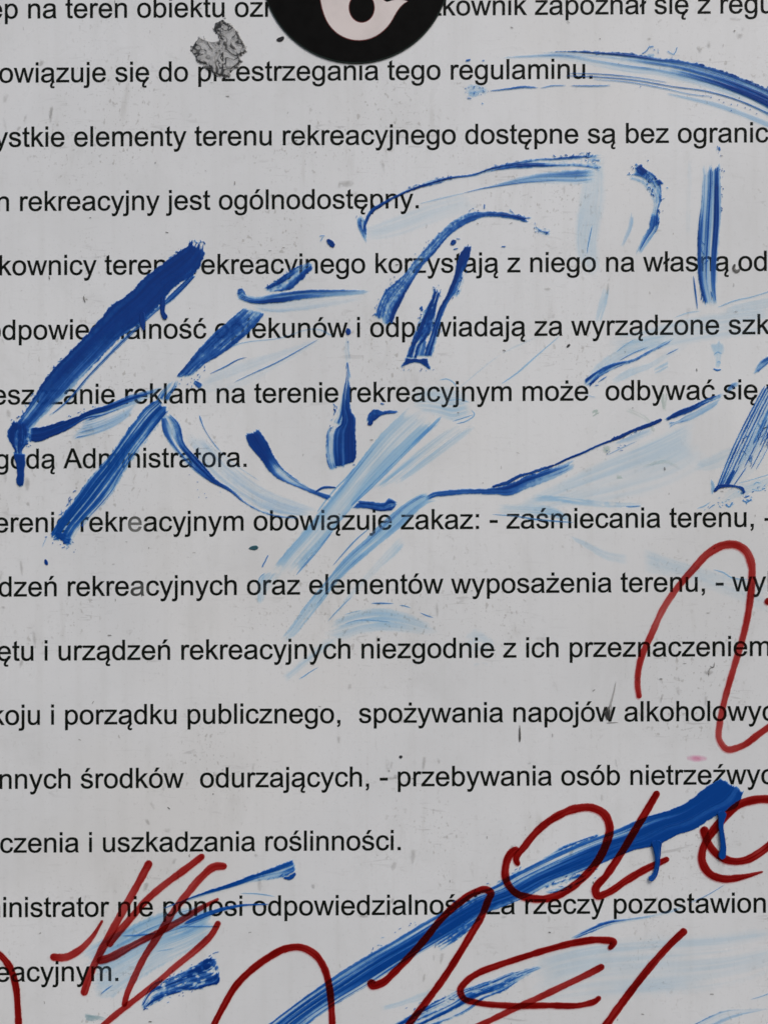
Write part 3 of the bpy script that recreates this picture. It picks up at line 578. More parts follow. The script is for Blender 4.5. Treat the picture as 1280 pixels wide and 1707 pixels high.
film('wiped_smear', [ribbon([(820, 838, 822, 858), (870, 838, 870, 862), (930, 846, 928, 868), (958, 864, 952, 874)], [[.06, .06, .04], [.08, .12, .08], [.14, .34, .12], [.04, .2, .05]], A=.12, Wd=.05, fu=100, rs=8, re=5, esoft=12),
     line([(-120, 175), (0, 185), (100, 200), (200, 210), (290, 216)], [1.5, 2.6, 3.6, 3.4, 1.6], .55, Z9, False)], M['wash'], 'thin blue line struck through the start of the word zaśmiecania', 'paint smear', GW)
film('wiped_smear', [ribbon([(240, 268, 270, 300), (340, 300, 350, 350), (450, 350, 450, 410), (580, 375, 575, 440)], [[.12, .08, .04], [.16, .10, .05], [.10, .07, .08], [.05, .05, .06]], Z9, A=.10, Wd=.05, fv=5, fu=120, rs=6, re=2, esoft=8, soft=5)], M['wash'], 'pale blue swoosh hanging beneath the word zaśmiecania', 'paint smear', GW)
film('wiped_smear', [ribbon([(632, 325, 635, 480), (760, 375, 760, 500), (900, 420, 900, 540), (1050, 470, 1030, 590), (1300, 530, 1300, 700)], [[.05, .12, .10, .08], [.05, .10, .08, .04], [.05, .10, .05, .06], [.16, .06, .05, .05], [.18, .05, .05, .04]], Z9, A=.09, Wd=.07, fv=6, fu=170, rs=0, re=0, esoft=1.5, soft=6),
     line([(1000, 455), (1050, 470), (1090, 495), (1180, 505)], [1.5, 3, 2.4, 1.2], .4, Z9, False)], M['wash'], 'square-ended pale wash behind the red loop, over the word terenu', 'paint smear', GW)
film('wiped_smear', [ribbon([(855, 1600, 870, 1690), (960, 1560, 985, 1680), (1080, 1545, 1110, 1670), (1200, 1540, 1230, 1650), (1300, 1530, 1310, 1620)], [[.09, .05, .10], [.10, .05, .06], [.10, .04, .09], [.07, .04, .05], [.06, .05, .05]], A=.16, Bm=.02, Wd=.05, fv=7, fu=200, rs=25, re=0, rl=8, rr=8, soft=12, esoft=30)], M['wash'], 'wide pale wash around the red slash at the foot of the board', 'paint smear', GW)
film('wiped_smear', [ribbon([(975, 270, 1010, 240), (962, 330, 1012, 330), (955, 400, 1000, 420), (965, 470, 1010, 470)], [[.05, .09, .06], [.09, .07, .08], [.08, .10, .08], [.05, .06, .05]], A=.10, Wd=.05, fv=6, fu=120, rs=14, re=20, soft=8, esoft=20),
     line([(342, 495), (328, 560), (312, 650)], [1.2, 2.6, 1.2], .7, Z6, False)], M['wash'], 'milky wiped column through the word na with a fine dark hairline', 'paint smear', GW)
film('wiped_smear', [ribbon([(1000, 478, 1018, 470), (996, 500, 1014, 502), (990, 525, 1006, 530), (985, 545, 1000, 545)], [[.04, .10, .16], [.05, .12, .26], [.05, .10, .14], [.02, .05, .05]], A=.12, Bm=.12, bs=3, fv=4, fu=40, rs=8, re=6, esoft=8, soft=5)], M['wash'], 'small misty blue smudge over the word wyrządzone', 'paint smear', GW)
film('wiped_smear', [ribbon([(1145, 255, 1152, 255), (1142, 330, 1153, 330), (1140, 400, 1150, 400)], [[.03, .05], [.05, .05], [.02, .04]], A=.05, Wd=.03, fu=100, rs=10, re=10, esoft=20, soft=4)], M['wash'], 'narrow ghostly upright smear beside the blue upright stripes', 'paint smear', GW)
film('wiped_smear', [ribbon([(280, 300, 330, 340), (380, 190, 430, 250), (470, 130, 520, 190), (560, 75, 620, 150), (760, 40, 800, 90)], [[.10, .08, .12], [.16, .10, .14], [.14, .08, .12], [.10, .06, .10], [.03, .05, .06]], ZR, A=.14, Wd=.05, fv=4, fu=120, rs=10, re=14, esoft=14),
     line([(470, 150), (520, 110), (570, 82)], 1.6, .35, ZR, False)], M['wash'], 'pale feathered smear rising from the word może', 'paint smear', GW)
film('wiped_smear', [ribbon([(400, 330, 440, 340), (520, 240, 560, 280), (640, 200, 660, 240), (760, 130, 790, 160), (880, 90, 900, 110)], [[.06, .06], [.16, .10], [.12, .10], [.05, .06], [.02, .02]], ZR, A=.12, Wd=.04, fu=120, rs=10, re=14, esoft=14),
     line([(735, 165), (760, 152), (800, 132)], [1.2, 2.2, 1.4], .85, ZR, False)], M['wash'], 'faint second feather of blue above the word odbywać', 'paint smear', GW)
film('wiped_smear', [ribbon([(655, 240, 665, 280), (700, 215, 700, 265), (745, 190, 770, 225)], [[.08, .12, .05], [.14, .22, .10], [.22, .26, .10]], ZR, A=.2, Bm=.25, bs=2.6, fv=4, fu=20, rs=6, re=5, rl=5, rr=5)], M['wash'], 'speckled blue-grey dab between the words wyrządzone and odbywać', 'paint smear', GW)
film('wiped_smear', [ribbon([(965, 85, 1055, 85), (965, 125, 1055, 125), (985, 180, 1040, 180), (985, 245, 1030, 250)], [[.14, .22, .12], [.12, .20, .10], [.05, .08, .08], [.1, .2, .1]], ZR, A=.15, Bm=.22, bs=3, fu=25, rs=4, re=3, rl=4, rr=4, esoft=5),
     line([(985, 238), (1005, 246), (1028, 243)], [2, 4, 2], .9, ZR), line([(990, 165), (1010, 150), (1030, 160)], 2, .4, ZR, False), line([(1005, 205), (1020, 200), (1022, 215)], 2, .4, ZR, False)], M['wash'], 'grey-blue dabbed print above the word się, with a dark lower lip', 'paint smear', GW)
film('wiped_smear', [ribbon([(860, 420, 880, 480), (950, 380, 990, 470), (1060, 330, 1110, 430), (1180, 310, 1230, 420)], [[.08, .12, .08], [.12, .10, .08], [.10, .09, .06], [.06, .06, .04]], (3.2, 880, 640), A=.12, Wd=.07, fu=160, fv=5, rs=20, re=20, soft=10, esoft=25)], M['wash'], 'dim blue haze of paint between the long hairline and the word zaśmiecania', 'paint smear', GW)
film('wiped_smear', [ribbon([(845, 842, 850, 862), (930, 800, 945, 850), (1010, 760, 1040, 838), (1090, 725, 1130, 815), (1170, 685, 1205, 770)], [[.16, .10, .06, .05], [.16, .10, .08, .06], [.12, .10, .06, .08], [.14, .08, .06, .05], [.10, .06, .04, .04]], A=.15, Bm=.03, Wd=.06, fv=6, fu=170, rs=10, re=20, soft=6, esoft=20)], M['wash'], 'wide milky wedge of wiped paint just under the long dark blue line', 'paint smear', GW)
film('wiped_smear', [ribbon([(1000, 560, 1010, 600), (1070, 545, 1085, 590), (1150, 525, 1160, 575), (1290, 505, 1290, 560)], [[.05, .08, .05], [.08, .10, .05], [.08, .06, .06], [.06, .06, .05]], A=.14, Bm=.03, Wd=.05, fv=4, fu=160, rs=14, re=0, soft=5, esoft=18)], M['wash'], 'milky wiped streak across the words wyrządzone szkody', 'paint smear', GW)
film('wiped_smear', [ribbon([(585, 385, 600, 405), (640, 365, 655, 400), (720, 335, 735, 372), (800, 315, 815, 345)], [[.04, .07, .05], [.07, .05, .05], [.05, .06, .04], [.03, .04, .03]], A=.10, Bm=.03, Wd=.05, fv=5, fu=150, rs=12, re=20, soft=5, esoft=18)], M['wash'], 'faint wiped veil between the long shallow arc and the dark arch', 'paint smear', GW)
film('wiped_smear', [ribbon([(1005, 960, 1010, 980), (1080, 870, 1130, 930), (1180, 840, 1240, 890), (1320, 790, 1330, 830)], [[.15, .10], [.12, .12], [.10, .12], [.05, .06]], ZR, A=.2, Bm=.12, bs=4, Wd=.04, fv=4, fu=70, rs=8, re=0),
     line([(1140, 940), (1165, 950), (1190, 935)], 3, .9, ZR), line([(1190, 880), (1230, 890), (1270, 870)], 1.8, .4, ZR, False), line([(1200, 860), (1215, 845), (1240, 850)], 2, .4, ZR, False), line([(900, 985), (940, 970), (970, 950)], 2.2, .45, ZR, False), line([(1050, 960), (1070, 975), (1090, 950)], 3.5, .5, ZR), line([(1150, 925), (1180, 915)], 3, .9, ZR), line([(1120, 850), (1200, 828), (1290, 800)], 1.6, .4, ZR, False)] + flakes(14, (1140, 900), (1190, 950), 26, ZR, (1.5, 5), (1.2, 3), seed=41) + flakes(10, (1190, 880), (1280, 870), 20, ZR, (2, 6), (.9, 1.6), seed=42) + flakes(10, (1000, 960), (1100, 960), 24, ZR, (2, 6), (1, 2), seed=43) + flakes(6, (930, 1000), (990, 960), 10, ZR, (3, 8), (1, 2), seed=44),
     M['wash'], 'curled mess of blue dabs above the word terenu', 'paint smear', GW)
film('wiped_smear', [ribbon([(860, 290, 860, 470), (700, 330, 720, 560), (560, 360, 560, 640), (400, 430, 440, 720), (260, 500, 330, 780), (170, 560, 250, 760)],
        [[.10, .16, .2, .10, .06], [.30, .42, .45, .18, .14], [.45, .36, .22, .20, .12], [.42, .42, .22, .16, .12], [.24, .20, .14, .16, .10], [.10, .10, .08, .08, .05]], ZS, A=.24, Bm=.05, Wd=.06, fv=4.5, fu=160, rs=16, re=18, esoft=20, rl=6, rr=8, soft=6),
     line([(950, 275), (1030, 278), (1110, 290)], [1.5, 2.6, 1.2], .5, ZS, False), line([(300, 745), (330, 720), (360, 700)], [2, 3.2, 1.2], .7, ZS, False), line([(560, 545), (600, 538), (640, 530)], [1.5, 2.2, 1], .5, ZS, False)],
     M['wash'], 'light blue scrubbed patch behind the crossed red strokes', 'paint smear', GW)
film('wiped_smear', [ribbon([(220, 825, 225, 868), (260, 835, 265, 872), (300, 840, 300, 868), (340, 850, 335, 866)], [[.12, .3, .2], [.1, .25, .3], [.1, .15, .2], [.05, .1, .1]], ZS, A=.2, Bm=.25, bs=3, fu=20, rs=4, re=6)], M['teal'], 'small grey-green smudge below the crossed red strokes', 'paint smear', GW)
film('wiped_smear', [ribbon([(620, 890, 640, 920), (760, 850, 780, 880), (860, 810, 880, 850), (960, 770, 960, 800)], [[.16, .06], [.10, .12], [.06, .10], [.03, .03]], Z7, A=.16, Wd=.05, fv=4, fu=90, rs=8, re=12, esoft=12)], M['wash'], 'thin pale streak beside the lower half of the red hooked stroke', 'paint smear', GW)

# ------------------------------------------------------------------ pale green scuffs, specks
film('green_stain', [ribbon([(335, 470, 345, 500), (350, 455, 365, 490), (375, 450, 382, 480)], [[.2, .3], [.35, .25], [.2, .3]], ZR, A=.3, Bm=.3, bs=3, fu=12, rs=4, re=4), ribbon([(395, 640, 395, 690), (420, 640, 420, 700), (440, 645, 440, 690)], [[.2, .25], [.3, .2], [.1, .3]], ZR, A=.2, Bm=.25, bs=4, fu=14, rs=2, re=2),
     ribbon([(490, 440, 490, 460), (560, 455, 550, 480), (640, 500, 620, 520), (700, 600, 670, 590)], [[.04, .08], [.10, .12], [.14, .08], [.2, .2]], ZR, A=.15, Bm=.12, fu=30, fv=6, rs=8, re=6, soft=4), ribbon([(705, 360, 745, 360), (705, 410, 745, 420), (715, 470, 740, 480)], [[.2, .3], [.3, .2], [.1, .1]], ZR, A=.25, Bm=.25, bs=4, fu=20)],
     M['green'], 'pale green scuff marks below the words może and odbywać', 'stain')
film('green_stain', [ribbon([(560, 775, 560, 765), (640, 745, 650, 760), (720, 720, 730, 745), (830, 770, 820, 785)], [[.04], [.12], [.14], [.05]], ZR, A=.12, Bm=.1, fu=30, fv=6, rs=10, re=10, soft=3), ribbon([(465, 800, 470, 830), (495, 800, 510, 830)], [[.15, .2]], ZR, A=.1, Bm=.2, bs=4)], M['green'], 'dim greenish scuff above the word zaśmiecania', 'stain')
film('pink_stain', [ribbon([(1140, 1258, 1140, 1268), (1160, 1256, 1162, 1272), (1182, 1260, 1182, 1268)], [[.1, .1], [1.0, .9], [.1, .1]], A=.1, Bm=.3, rs=2, re=2, soft=7, esoft=9)], M['pink'], 'tiny faint pink stain above the word nietrzeźwych', 'stain')
def fleck(pts, w, mat, label, t=1.1, z=Z0): film('paint_fleck', [line(pts, w, t, z, rag=1.6)], mat, label, 'fleck')
fleck([(461, 67), (467, 66), (474, 62)], [3, 8, 5], M['dark'], 'blue-black fleck beside the rim of the black round sticker')
fleck([(415, 914), (424, 913), (431, 913)], [2, 8, 5], M['teal'], 'teal drop-shaped fleck under the word rekreacyjnym')
fleck([(76, 932), (78, 938), (80, 942)], [3, 6, 4], M['blue'], 'small blue drop under the frayed end of the thick lower stroke')
fleck([(667, 1259), (669, 1264)], 6, M['dark'], 'lone black dot above the word przebywania')
fleck([(944, 579), (947, 576), (950, 574)], [3, 5, 3], M['dark'], 'small dark fleck below the word za', .9)
film('dirt_smudge', [ribbon([(1001, 1186, 1020, 1170), (1006, 1194, 1020, 1186), (1010, 1203, 1018, 1200)], [[.3, .5, .1], [.9, .9, .5], [.6, .7, .3]], A=.3, Bm=.2, bs=3, rs=3, re=3), line([(1010, 1205), (1030, 1204)], [2, 1.4], .5, cap=False), line([(1015, 1180), (1022, 1155), (1026, 1135)], [5, 3, 1.5], .3, cap=False)], M['dark'], 'black smudge with a thin upward tail at the end of napojów', 'smudge')
film('dirt_smudge', [line([(866, 1208), (866, 1222), (866, 1237)], [2, 4, 5], .6, cap=False)], M['dark'], 'short grey upright drip mark below the word napojów', 'smudge')
film('dirt_smudge', [line([(140, 493), (141, 500), (143, 505)], [2, 3, 2], .7, cap=False), line([(143, 498), (147, 500)], 3, .25, cap=False)], M['dark'], 'tiny grey nick above the word odpowiedzialność', 'smudge')
film('dirt_smudge', [line([(1224, 440), (1222, 449), (1227, 453), (1233, 448)], [4, 6, 7, 3], .55)], M['dark'], 'small grey curl between the words własną and odpowiedzialność', 'smudge')
film('dirt_smudge', [line([(1180, 1128), (1183, 1114), (1190, 1112)], 2, .35, cap=False), line([(1182, 1110), (1188, 1112), (1190, 1104)], 1.8, .5, cap=False)], M['dark'], 'faint grey ring mark under the word przeznaczeniem', 'smudge')
rnd = random.Random(5)
def crumbs(n, x0, y0, x1, y1, seed, label):
    r = random.Random(seed); ribs = []
    for _ in range(n):
        x, y = r.uniform(x0, x1), r.uniform(y0, y1); a = r.choice((0, 0, .3, 1.4, 1.6, r.uniform(0, 3))); l = r.uniform(1.5, 7)
        ribs.append(line([(x, y), (x + math.cos(a) * l * .5 + r.uniform(-1, 1), y + math.sin(a) * l * .5), (x + math.cos(a) * l, y + math.sin(a) * l)], r.uniform(1.0, 2.6), r.uniform(.12, .75), cap=False, rag=1.2, du=.8))
    o = film('grit_specks', ribs, M['dark'], label, 'grit'); o['kind'] = 'stuff'
def smudges(seed):
    r = random.Random(seed); ribs = []
    zones = [(0, 40, 90, 220, 12), (0, 560, 60, 800, 6), (0, 820, 70, 1100, 8), (230, 1280, 300, 1400, 5), (100, 1390, 480, 1480, 9), (480, 1400, 860, 1660, 14), (880, 1060, 1240, 1300, 14), (1080, 20, 1280, 90, 7), (900, 300, 1280, 560, 10), (560, 1000, 760, 1290, 8), (640, 1240, 1040, 1420, 10), (560, 240, 640, 330, 4)]
    for x0, y0, x1, y1, n in zones:
        for _ in range(n):
            x, y = r.uniform(x0, x1), r.uniform(y0, y1); h = r.uniform(8, 34); w = r.uniform(5, 16); sl = r.uniform(-6, 6)
            if r.random() < .3: h, w, sl = w * .8, h, r.uniform(-3, 3)
            c = r.uniform(.05, .17)
            ribs.append(ribbon([(x - w / 2, y, x + w / 2, y), (x - w / 2 + sl / 2, y + h / 2, x + w / 2 + sl / 2, y + h / 2), (x - w * .3 + sl, y + h, x + w * .3 + sl, y + h)], [[c * .4, c * .7, c * .3], [c, c * 1.3, c * .6], [c * .4, c, c * .4]], A=.10, Bm=.30, bs=r.uniform(2.5, 6), fv=5, fu=30, rs=2, re=2, soft=7, esoft=9, hair=0, scr=0))
    o = film('grime', ribs, M['dark'], 'soft grey grime smudges rubbed into the white board', 'grime'); o['kind'] = 'stuff'
smudges(77)
crumbs(150, -40, -20, 1320, 1730, 21, 'fine dark grit scattered over the white board')

# ------------------------------------------------------------------ the blue scrawl
KB = 'blue stroke'
thick = film('blue_paint_stroke', [
    ribbon([(1030, 235, 1057, 252), (905, 355, 925, 390), (790, 470, 835, 452), (680, 565, 725, 555), (565, 680, 615, 660), (440, 815, 480, 800), (330, 940, 370, 930), (240, 1015, 262, 1015)], [[.7, .4], [.45, .6], [.3, .35], [.35, .3], [.5, .35], [.6, .3], [.5, .3], [.3, .2]], Z1, A=.55, Bm=.08, Wd=.10, fv=2.2, fu=150, rs=4, re=10),
    ribbon([(1025, 45, 1105, 92), (985, 98, 1092, 175), (880, 170, 1035, 255), (765, 262, 955, 305), (690, 340, 885, 385), (580, 418, 775, 500), (490, 528, 650, 590), (400, 622, 555, 690), (300, 728, 450, 800), (215, 838, 355, 905), (160, 930, 300, 950), (110, 1005, 240, 1010), (60, 1075, 165, 1085)],
        [[.9, 1.2, 1.3, 1.2, 1.0], [1.2, 1.4, 1.4, 1.3, 1.1], [1.3, 1.4, 1.4, 1.3, 1.1], [1.3, 1.4, 1.4, 1.4, 1.1], [1.3, 1.4, 1.4, 1.4, 1.2], [1.3, 1.35, 1.4, 1.3, 1.0], [1.3, 1.3, 1.3, 1.1, .7], [1.2, 1.3, 1.2, .95, .5], [1.2, 1.3, 1.1, .8, .4], [1.2, 1.1, 1.0, .8, .3], [1.0, .35, 1.0, .8, .3], [.9, .3, 1.05, .7, .2], [1.2, 1.2, 1.2, .8, .3]], Z1, A=.22, Bm=.12, fv=4, fu=170, rl=5, rr=5, rs=10, re=2, ridl=.15),
    ] + flakes(16, (985, 120), (900, 165), 14, Z1, seed=1) + flakes(9, (1020, 60), (1100, 95), 22, Z1, seed=2) + flakes(10, (1060, 210), (960, 290), 16, Z1, seed=3) + flakes(8, (400, 620), (230, 820), 10, Z1, (3, 9), (1, 2), seed=4) + flakes(8, (200, 870), (110, 1010), 16, Z1, (5, 12), (1.2, 2.6), seed=5), M['blue'], 'widest dark blue slanting stroke, through the words terenu and odpowiedzialność', KB, GB)
for p, w in (([(272, 494), (272, 508), (272, 522), (278, 532)], [7, 10, 9, 12]), ([(238, 520), (238, 532), (239, 544), (241, 551)], [10, 10, 8, 4])):
    film('drip', [line(p, w, 1.35, rag=1.2)], M['blue'], parent=thick, thick=.0003)
arm = film('blue_paint_stroke', [
    ribbon([(440, 255, 340, 372), (560, 215, 480, 345), (680, 165, 620, 290), (780, 130, 740, 200)], [[.5, .3, .25, .3, .5], [.4, .2, .1, .2, .1], [.25, .12, .08, .12, .05], [.2, .1, .05, .05, .02]], Z2, A=.45, Bm=.06, Wd=.05, fv=3, fu=140, rs=12, re=12, esoft=10),
    ribbon([(150, 295, 150, 380), (240, 285, 215, 375), (330, 258, 295, 345), (420, 228, 380, 305), (490, 195, 450, 262), (600, 160, 545, 240), (700, 118, 640, 205), (800, 92, 745, 165), (900, 70, 860, 112)], [[1.3, 1.4, 1.3], [1.3, 1.4, 1.2], [1.2, 1.3, 1.0], [1.2, 1.2, .8], [1.1, 1.0, .6], [1.0, .7, .4], [.9, .6, .35], [.7, .45, .3], [.4, .25, .15]], Z2, A=.35, Bm=.14, fv=3.5, fu=130, rl=4, rr=4, rs=1, re=14, esoft=10),
    ribbon([(80, 245, 135, 255), (55, 280, 165, 300), (35, 320, 175, 345), (42, 370, 165, 378), (70, 412, 132, 420), (72, 440, 140, 445)], [[1.0, 1.1, 1.0], [1.3, 1.3, 1.3], [1.4, 1.3, 1.3], [1.3, 1.4, 1.2], [1.2, 1.4, 1.2], [1.3, 1.4, 1.2]], Z2, A=.35, Bm=.45, bs=4, rl=7, rr=7, rs=5, re=1, fu=40, hol=.3, hs=4)] + flakes(10, (330, 255), (520, 180), 10, Z2, (1.5, 4), (1, 2.2), seed=6) + flakes(5, (60, 255), (130, 245), 10, Z2, (2, 5), seed=7) + flakes(5, (140, 385), (165, 395), 10, Z2, (2, 5), seed=8),
    M['blue'], 'thick curved blue stroke rising from a blotted foot to the word reklam', KB, GB)
film('drip', [ribbon([(72, 430, 140, 435), (80, 475, 142, 480), (92, 540, 137, 530), (88, 590, 133, 595), (103, 614, 128, 614)], [[1.3, 1.4, 1.2], [1.4, 1.4, 1.3], [1.3, 1.4, 1.3], [1.3, 1.4, 1.3], [1.2, 1.3, 1.2]], Z2, A=.1, Bm=.15, rs=0, re=2, rl=2, rr=2)], M['blue'], parent=arm, thick=.0003)
film('blue_paint_stroke', [ribbon([(495, 180, 535, 205), (425, 205, 475, 268), (335, 262, 400, 332), (245, 325, 290, 345)], [[.9, 1.1, 1.0], [.85, .9, 1.1], [.7, .9, 1.0], [.6, .9, .7]], Z3, A=.34, Bm=.35, bs=4, fv=4, fu=80, hol=.2, hs=3.5, rl=4, rr=3, rs=4, re=3)] + flakes(10, (260, 320), (420, 210), 14, Z3, (2, 6), (1, 2.4), seed=52), M['blue'], 'short blotchy blue dash ending at the word rekreacyjnego', KB, GB)
film('blue_paint_stroke', [
    ribbon([(318, 640, 330, 660), (400, 600, 410, 645), (470, 580, 470, 612), (545, 556, 545, 566)], [[.10, .05, .05], [.06, .04, .05], [.06, .04, .04], [.06, .05, .05]], A=.10, Wd=.035, fu=160, rs=8, re=14, esoft=16, soft=3),
    line([(-30, 778), (60, 735), (120, 702), (165, 690)], [1.5, 3, 2, 1], .7, Z3, False), line([(100, 822), (200, 775), (330, 715), (430, 660), (545, 595)], [1, 2, 2.6, 2.2, 1.2], .55, Z3, False), line([(-30, 690), (120, 620), (330, 590), (560, 545), (620, 575)], [2, 2, 1.5, 2, 3], .22, Z3, False),
    ribbon([(405, 512, 445, 521), (380, 534, 424, 548), (352, 558, 398, 572), (325, 588, 370, 592), (308, 610, 345, 606), (290, 630, 320, 629)], [[.9, .5, .8], [1.0, .8, .9], [1.0, .75, .9], [1.1, .9, .7], [1.1, 1.0, .6], [1.1, .9, .3]], A=.29, Bm=.25, fv=3.2, fu=75, hol=.10, hs=4, rl=3, rr=4, rs=2, re=4),
    ribbon([(325, 632, 322, 640), (340, 640, 333, 650)], [[1.0, 1.0]], A=.3, Bm=.3, bs=3, rs=3, re=3)] + flakes(9, (290, 645), (340, 630), 9, Z0, (1.5, 5), (1, 2.4), seed=50) + flakes(7, (0, 660), (-150, 880), 10, Z3, (3, 8), (1, 2), seed=51), M['blue'], 'dark blue slanting stroke through the word opiekunów', KB, GB)
film('blue_paint_stroke', [
    ribbon([(905, 45, 960, 35), (880, 80, 950, 75), (850, 110, 920, 120), (830, 150, 900, 160)], [[.10, .25, .15], [.25, .20, .35], [.35, .40, .35], [.5, .6, .4]], Z2, A=.3, Bm=.25, bs=4, fu=40, rs=6, re=2, Wd=.05),
    ribbon([(845, 130, 915, 205), (770, 190, 868, 270), (690, 290, 810, 350), (620, 388, 745, 430), (550, 478, 668, 550), (470, 568, 615, 640), (400, 668, 548, 720), (335, 755, 490, 780), (290, 820, 430, 850), (252, 885, 388, 935)],
        [[.7, .9, 1.0, .9, .8], [.8, .6, .9, .8, .5], [.9, .75, .8, .6, .45], [.9, 1.0, .8, .55, .35], [1.0, 1.05, .95, .6, .3], [.7, 1.1, 1.0, .55, .35], [.7, 1.2, 1.05, .6, .3], [.9, 1.2, .9, .45, .3], [1.0, 1.1, .5, .3, .05], [1.2, 1.1, .9, .5, .05]], Z2, A=.42, Bm=.10, Wd=.08, fv=4, fu=190, rl=4, rr=5, rs=5, re=10, esoft=3),
    ribbon([(262, 850, 300, 900), (310, 850, 330, 900), (350, 860, 350, 925), (395, 895, 390, 925)], [[1.1, 1.2], [1.3, 1.2], [1.1, 1.0], [1.0, .9]], Z2, A=.2, Bm=.45, bs=4, rs=3, re=3, rl=4, rr=4, hol=.3, hs=4),
    line([(228, 935), (240, 905), (250, 885)], 1.4, .4, Z2, False)] + flakes(12, (260, 870), (400, 920), 26, Z2, (2, 6), (1.6, 4.5), seed=45) + flakes(8, (330, 930), (410, 950), 16, Z2, (1.5, 4), (1, 2.2), seed=46) + flakes(8, (430, 600), (330, 760), 10, Z2, (5, 14), (1, 2), seed=47) + flakes(6, (380, 850), (440, 800), 20, Z2, (4, 10), (1.2, 2.4), seed=48) + flakes(7, (1000, 560), (1150, 690), 60, Z2, (1.2, 3), (.9, 2), seed=49), M['blue_bright'], 'broad streaky blue stroke slanting through Administratora, frayed at its lower end', KB, GB)
film('blue_paint_stroke', [
    ribbon([(300, 720, 330, 715), (350, 790, 400, 780), (400, 830, 450, 815), (450, 855, 500, 835), (520, 864, 545, 850)], [[.10, .12, .08], [.18, .10, .07], [.22, .12, .08], [.25, .14, .08], [.16, .12, .06]], A=.12, Wd=.07, fv=4, fu=180, rs=10, re=10, esoft=14, soft=5),
    ribbon([(268, 690, 283, 688), (270, 715, 300, 705), (279, 735, 310, 740), (298, 762, 328, 760), (322, 784, 345, 779), (350, 804, 364, 800), (378, 818, 386, 814), (407, 840, 412, 836), (435, 855, 438, 850), (466, 863, 470, 858), (505, 866, 506, 862)],
        [[.6, .5, .3, .7], [.8, .2, .3, .9], [.8, .3, .5, .8], [.5, .6, 1.0, .9], [.9, 1.1, 1.1, .9], [1.1, 1.2, 1.1, .8], [1.0, 1.0, .9, .6], [.7, .7, .6, .4], [.6, .7, .5, .3], [.6, .7, .4, .3], [.4, .5, .3, .2]], A=.3, Bm=.12, fv=2.6, fu=90, rl=2, rr=2, rs=5, re=10, soft=1.5)],
    M['blue'], 'blue curve sweeping from the junction under reklam to the word obowiązuje', KB, GB)
film('blue_paint_stroke', [line([(1065, 232), (1090, 300), (1130, 365), (1175, 420)], [4, 1.6, 1.4, 1], .6, Z2, False), line([(-20, 375), (60, 460), (140, 520), (230, 580)], [1, 1, 1.2, 1], .25, Z4, False)], M['blue'], 'blue hairline curving past the last letters of Administratora', KB, GB)
film('blue_paint_stroke', [
    ribbon([(150, 325, 228, 300), (172, 390, 275, 365), (238, 470, 312, 440), (296, 548, 358, 508), (370, 592, 432, 570), (450, 622, 500, 613), (530, 660, 560, 638), (612, 692, 620, 655)], [[1.2, 1.3, 1.2], [1.2, 1.4, 1.3], [1.2, 1.4, 1.3], [.9, .2, .9], [.8, .15, .8], [.9, .4, .7], [1.0, .9, .8], [.9, .9, .8]], Z4, A=.22, Bm=.12, fv=3, fu=70, rl=2.5, rr=2.5, rs=4, re=4),
    line([(530, 640), (570, 618), (640, 616)], [3, 5, 2.5], 1.0, Z4)], M['blue'], 'dark blue hook with a round head after the word Administratora', KB, GB)
film('blue_paint_stroke', [ribbon([(760, 682, 715, 728), (840, 688, 820, 735), (900, 690, 890, 748), (925, 668, 935, 742), (975, 700, 965, 712)], [[.9, 1.1, .8], [1.1, 1.2, 1.0], [.9, 1.2, 1.2], [1.1, .9, 1.1], [1.0, 1.0, 1.0]], Z4, A=.3, Bm=.2, fv=3, fu=60, rl=2.5, rr=2.5, rs=4, re=3)], M['blue'], 'short dark blue wedge above the end of the word obowiązuje', KB, GB)
film('blue_paint_stroke', [
    ribbon([(672, 90, 692, 90), (668, 160, 690, 170), (640, 230, 690, 250), (612, 270, 690, 300)], [[.4, .3], [.5, .5], [.3, .6], [.5, .6]], Z4, A=.5, Bm=.2, fv=2.4, fu=60, rs=8, re=2),
    ribbon([(688, -60, 705, -60), (690, 20, 715, 25), (670, 110, 722, 110), (655, 190, 724, 200), (648, 280, 748, 245), (600, 300, 750, 330), (584, 380, 752, 400), (588, 470, 750, 455), (608, 528, 735, 490)],
        [[.7, .5, .3, .3, .3], [.4, .5, .6, .8, .7], [.5, .8, .9, 1.0, .8], [.8, 1.1, 1.1, 1.1, .7], [.9, .9, 1.2, 1.1, .5], [.9, .3, 1.1, 1.2, 1.1], [1.2, .35, 1.1, 1.1, 1.2], [1.3, .5, 1.2, 1.0, 1.2], [1.3, 1.1, 1.3, 1.2, 1.3]], Z4, A=.45, Bm=.12, fv=3.2, fu=130, rl=2.5, rr=2.5, rs=6, re=3)] + flakes(12, (640, 180), (600, 320), 14, Z4, (3, 9), (1, 2.4), 1.6, seed=65) + flakes(6, (600, 525), (740, 490), 10, Z4, (1.5, 4), (1, 2.2), seed=66), M['blue'], 'upright dark blue streaked block below the word terenie', KB, GB)
film('blue_paint_stroke', [line([(700, 535), (706, 550), (704, 572)], [6, 10, 5], 1.1, Z3, rag=2), line([(703, 605), (704, 612)], 2.4, .8, Z3), ribbon([(692, 705, 706, 705), (700, 750, 716, 760), (704, 800, 730, 810)], [[.7, .5], [.3, .3], [.3, .4]], Z3, A=.4, fu=50, rs=4, re=4), ribbon([(690, 575, 715, 575), (680, 650, 715, 650), (690, 720, 725, 720)], [[.10, .12], [.08, .10], [.10, .12]], Z3, A=.1, Wd=.05, fu=90, rs=6, re=6, soft=4)], M['blue'], 'small blue blot and thin trickle at the end of the word opiekunów', KB, GB)
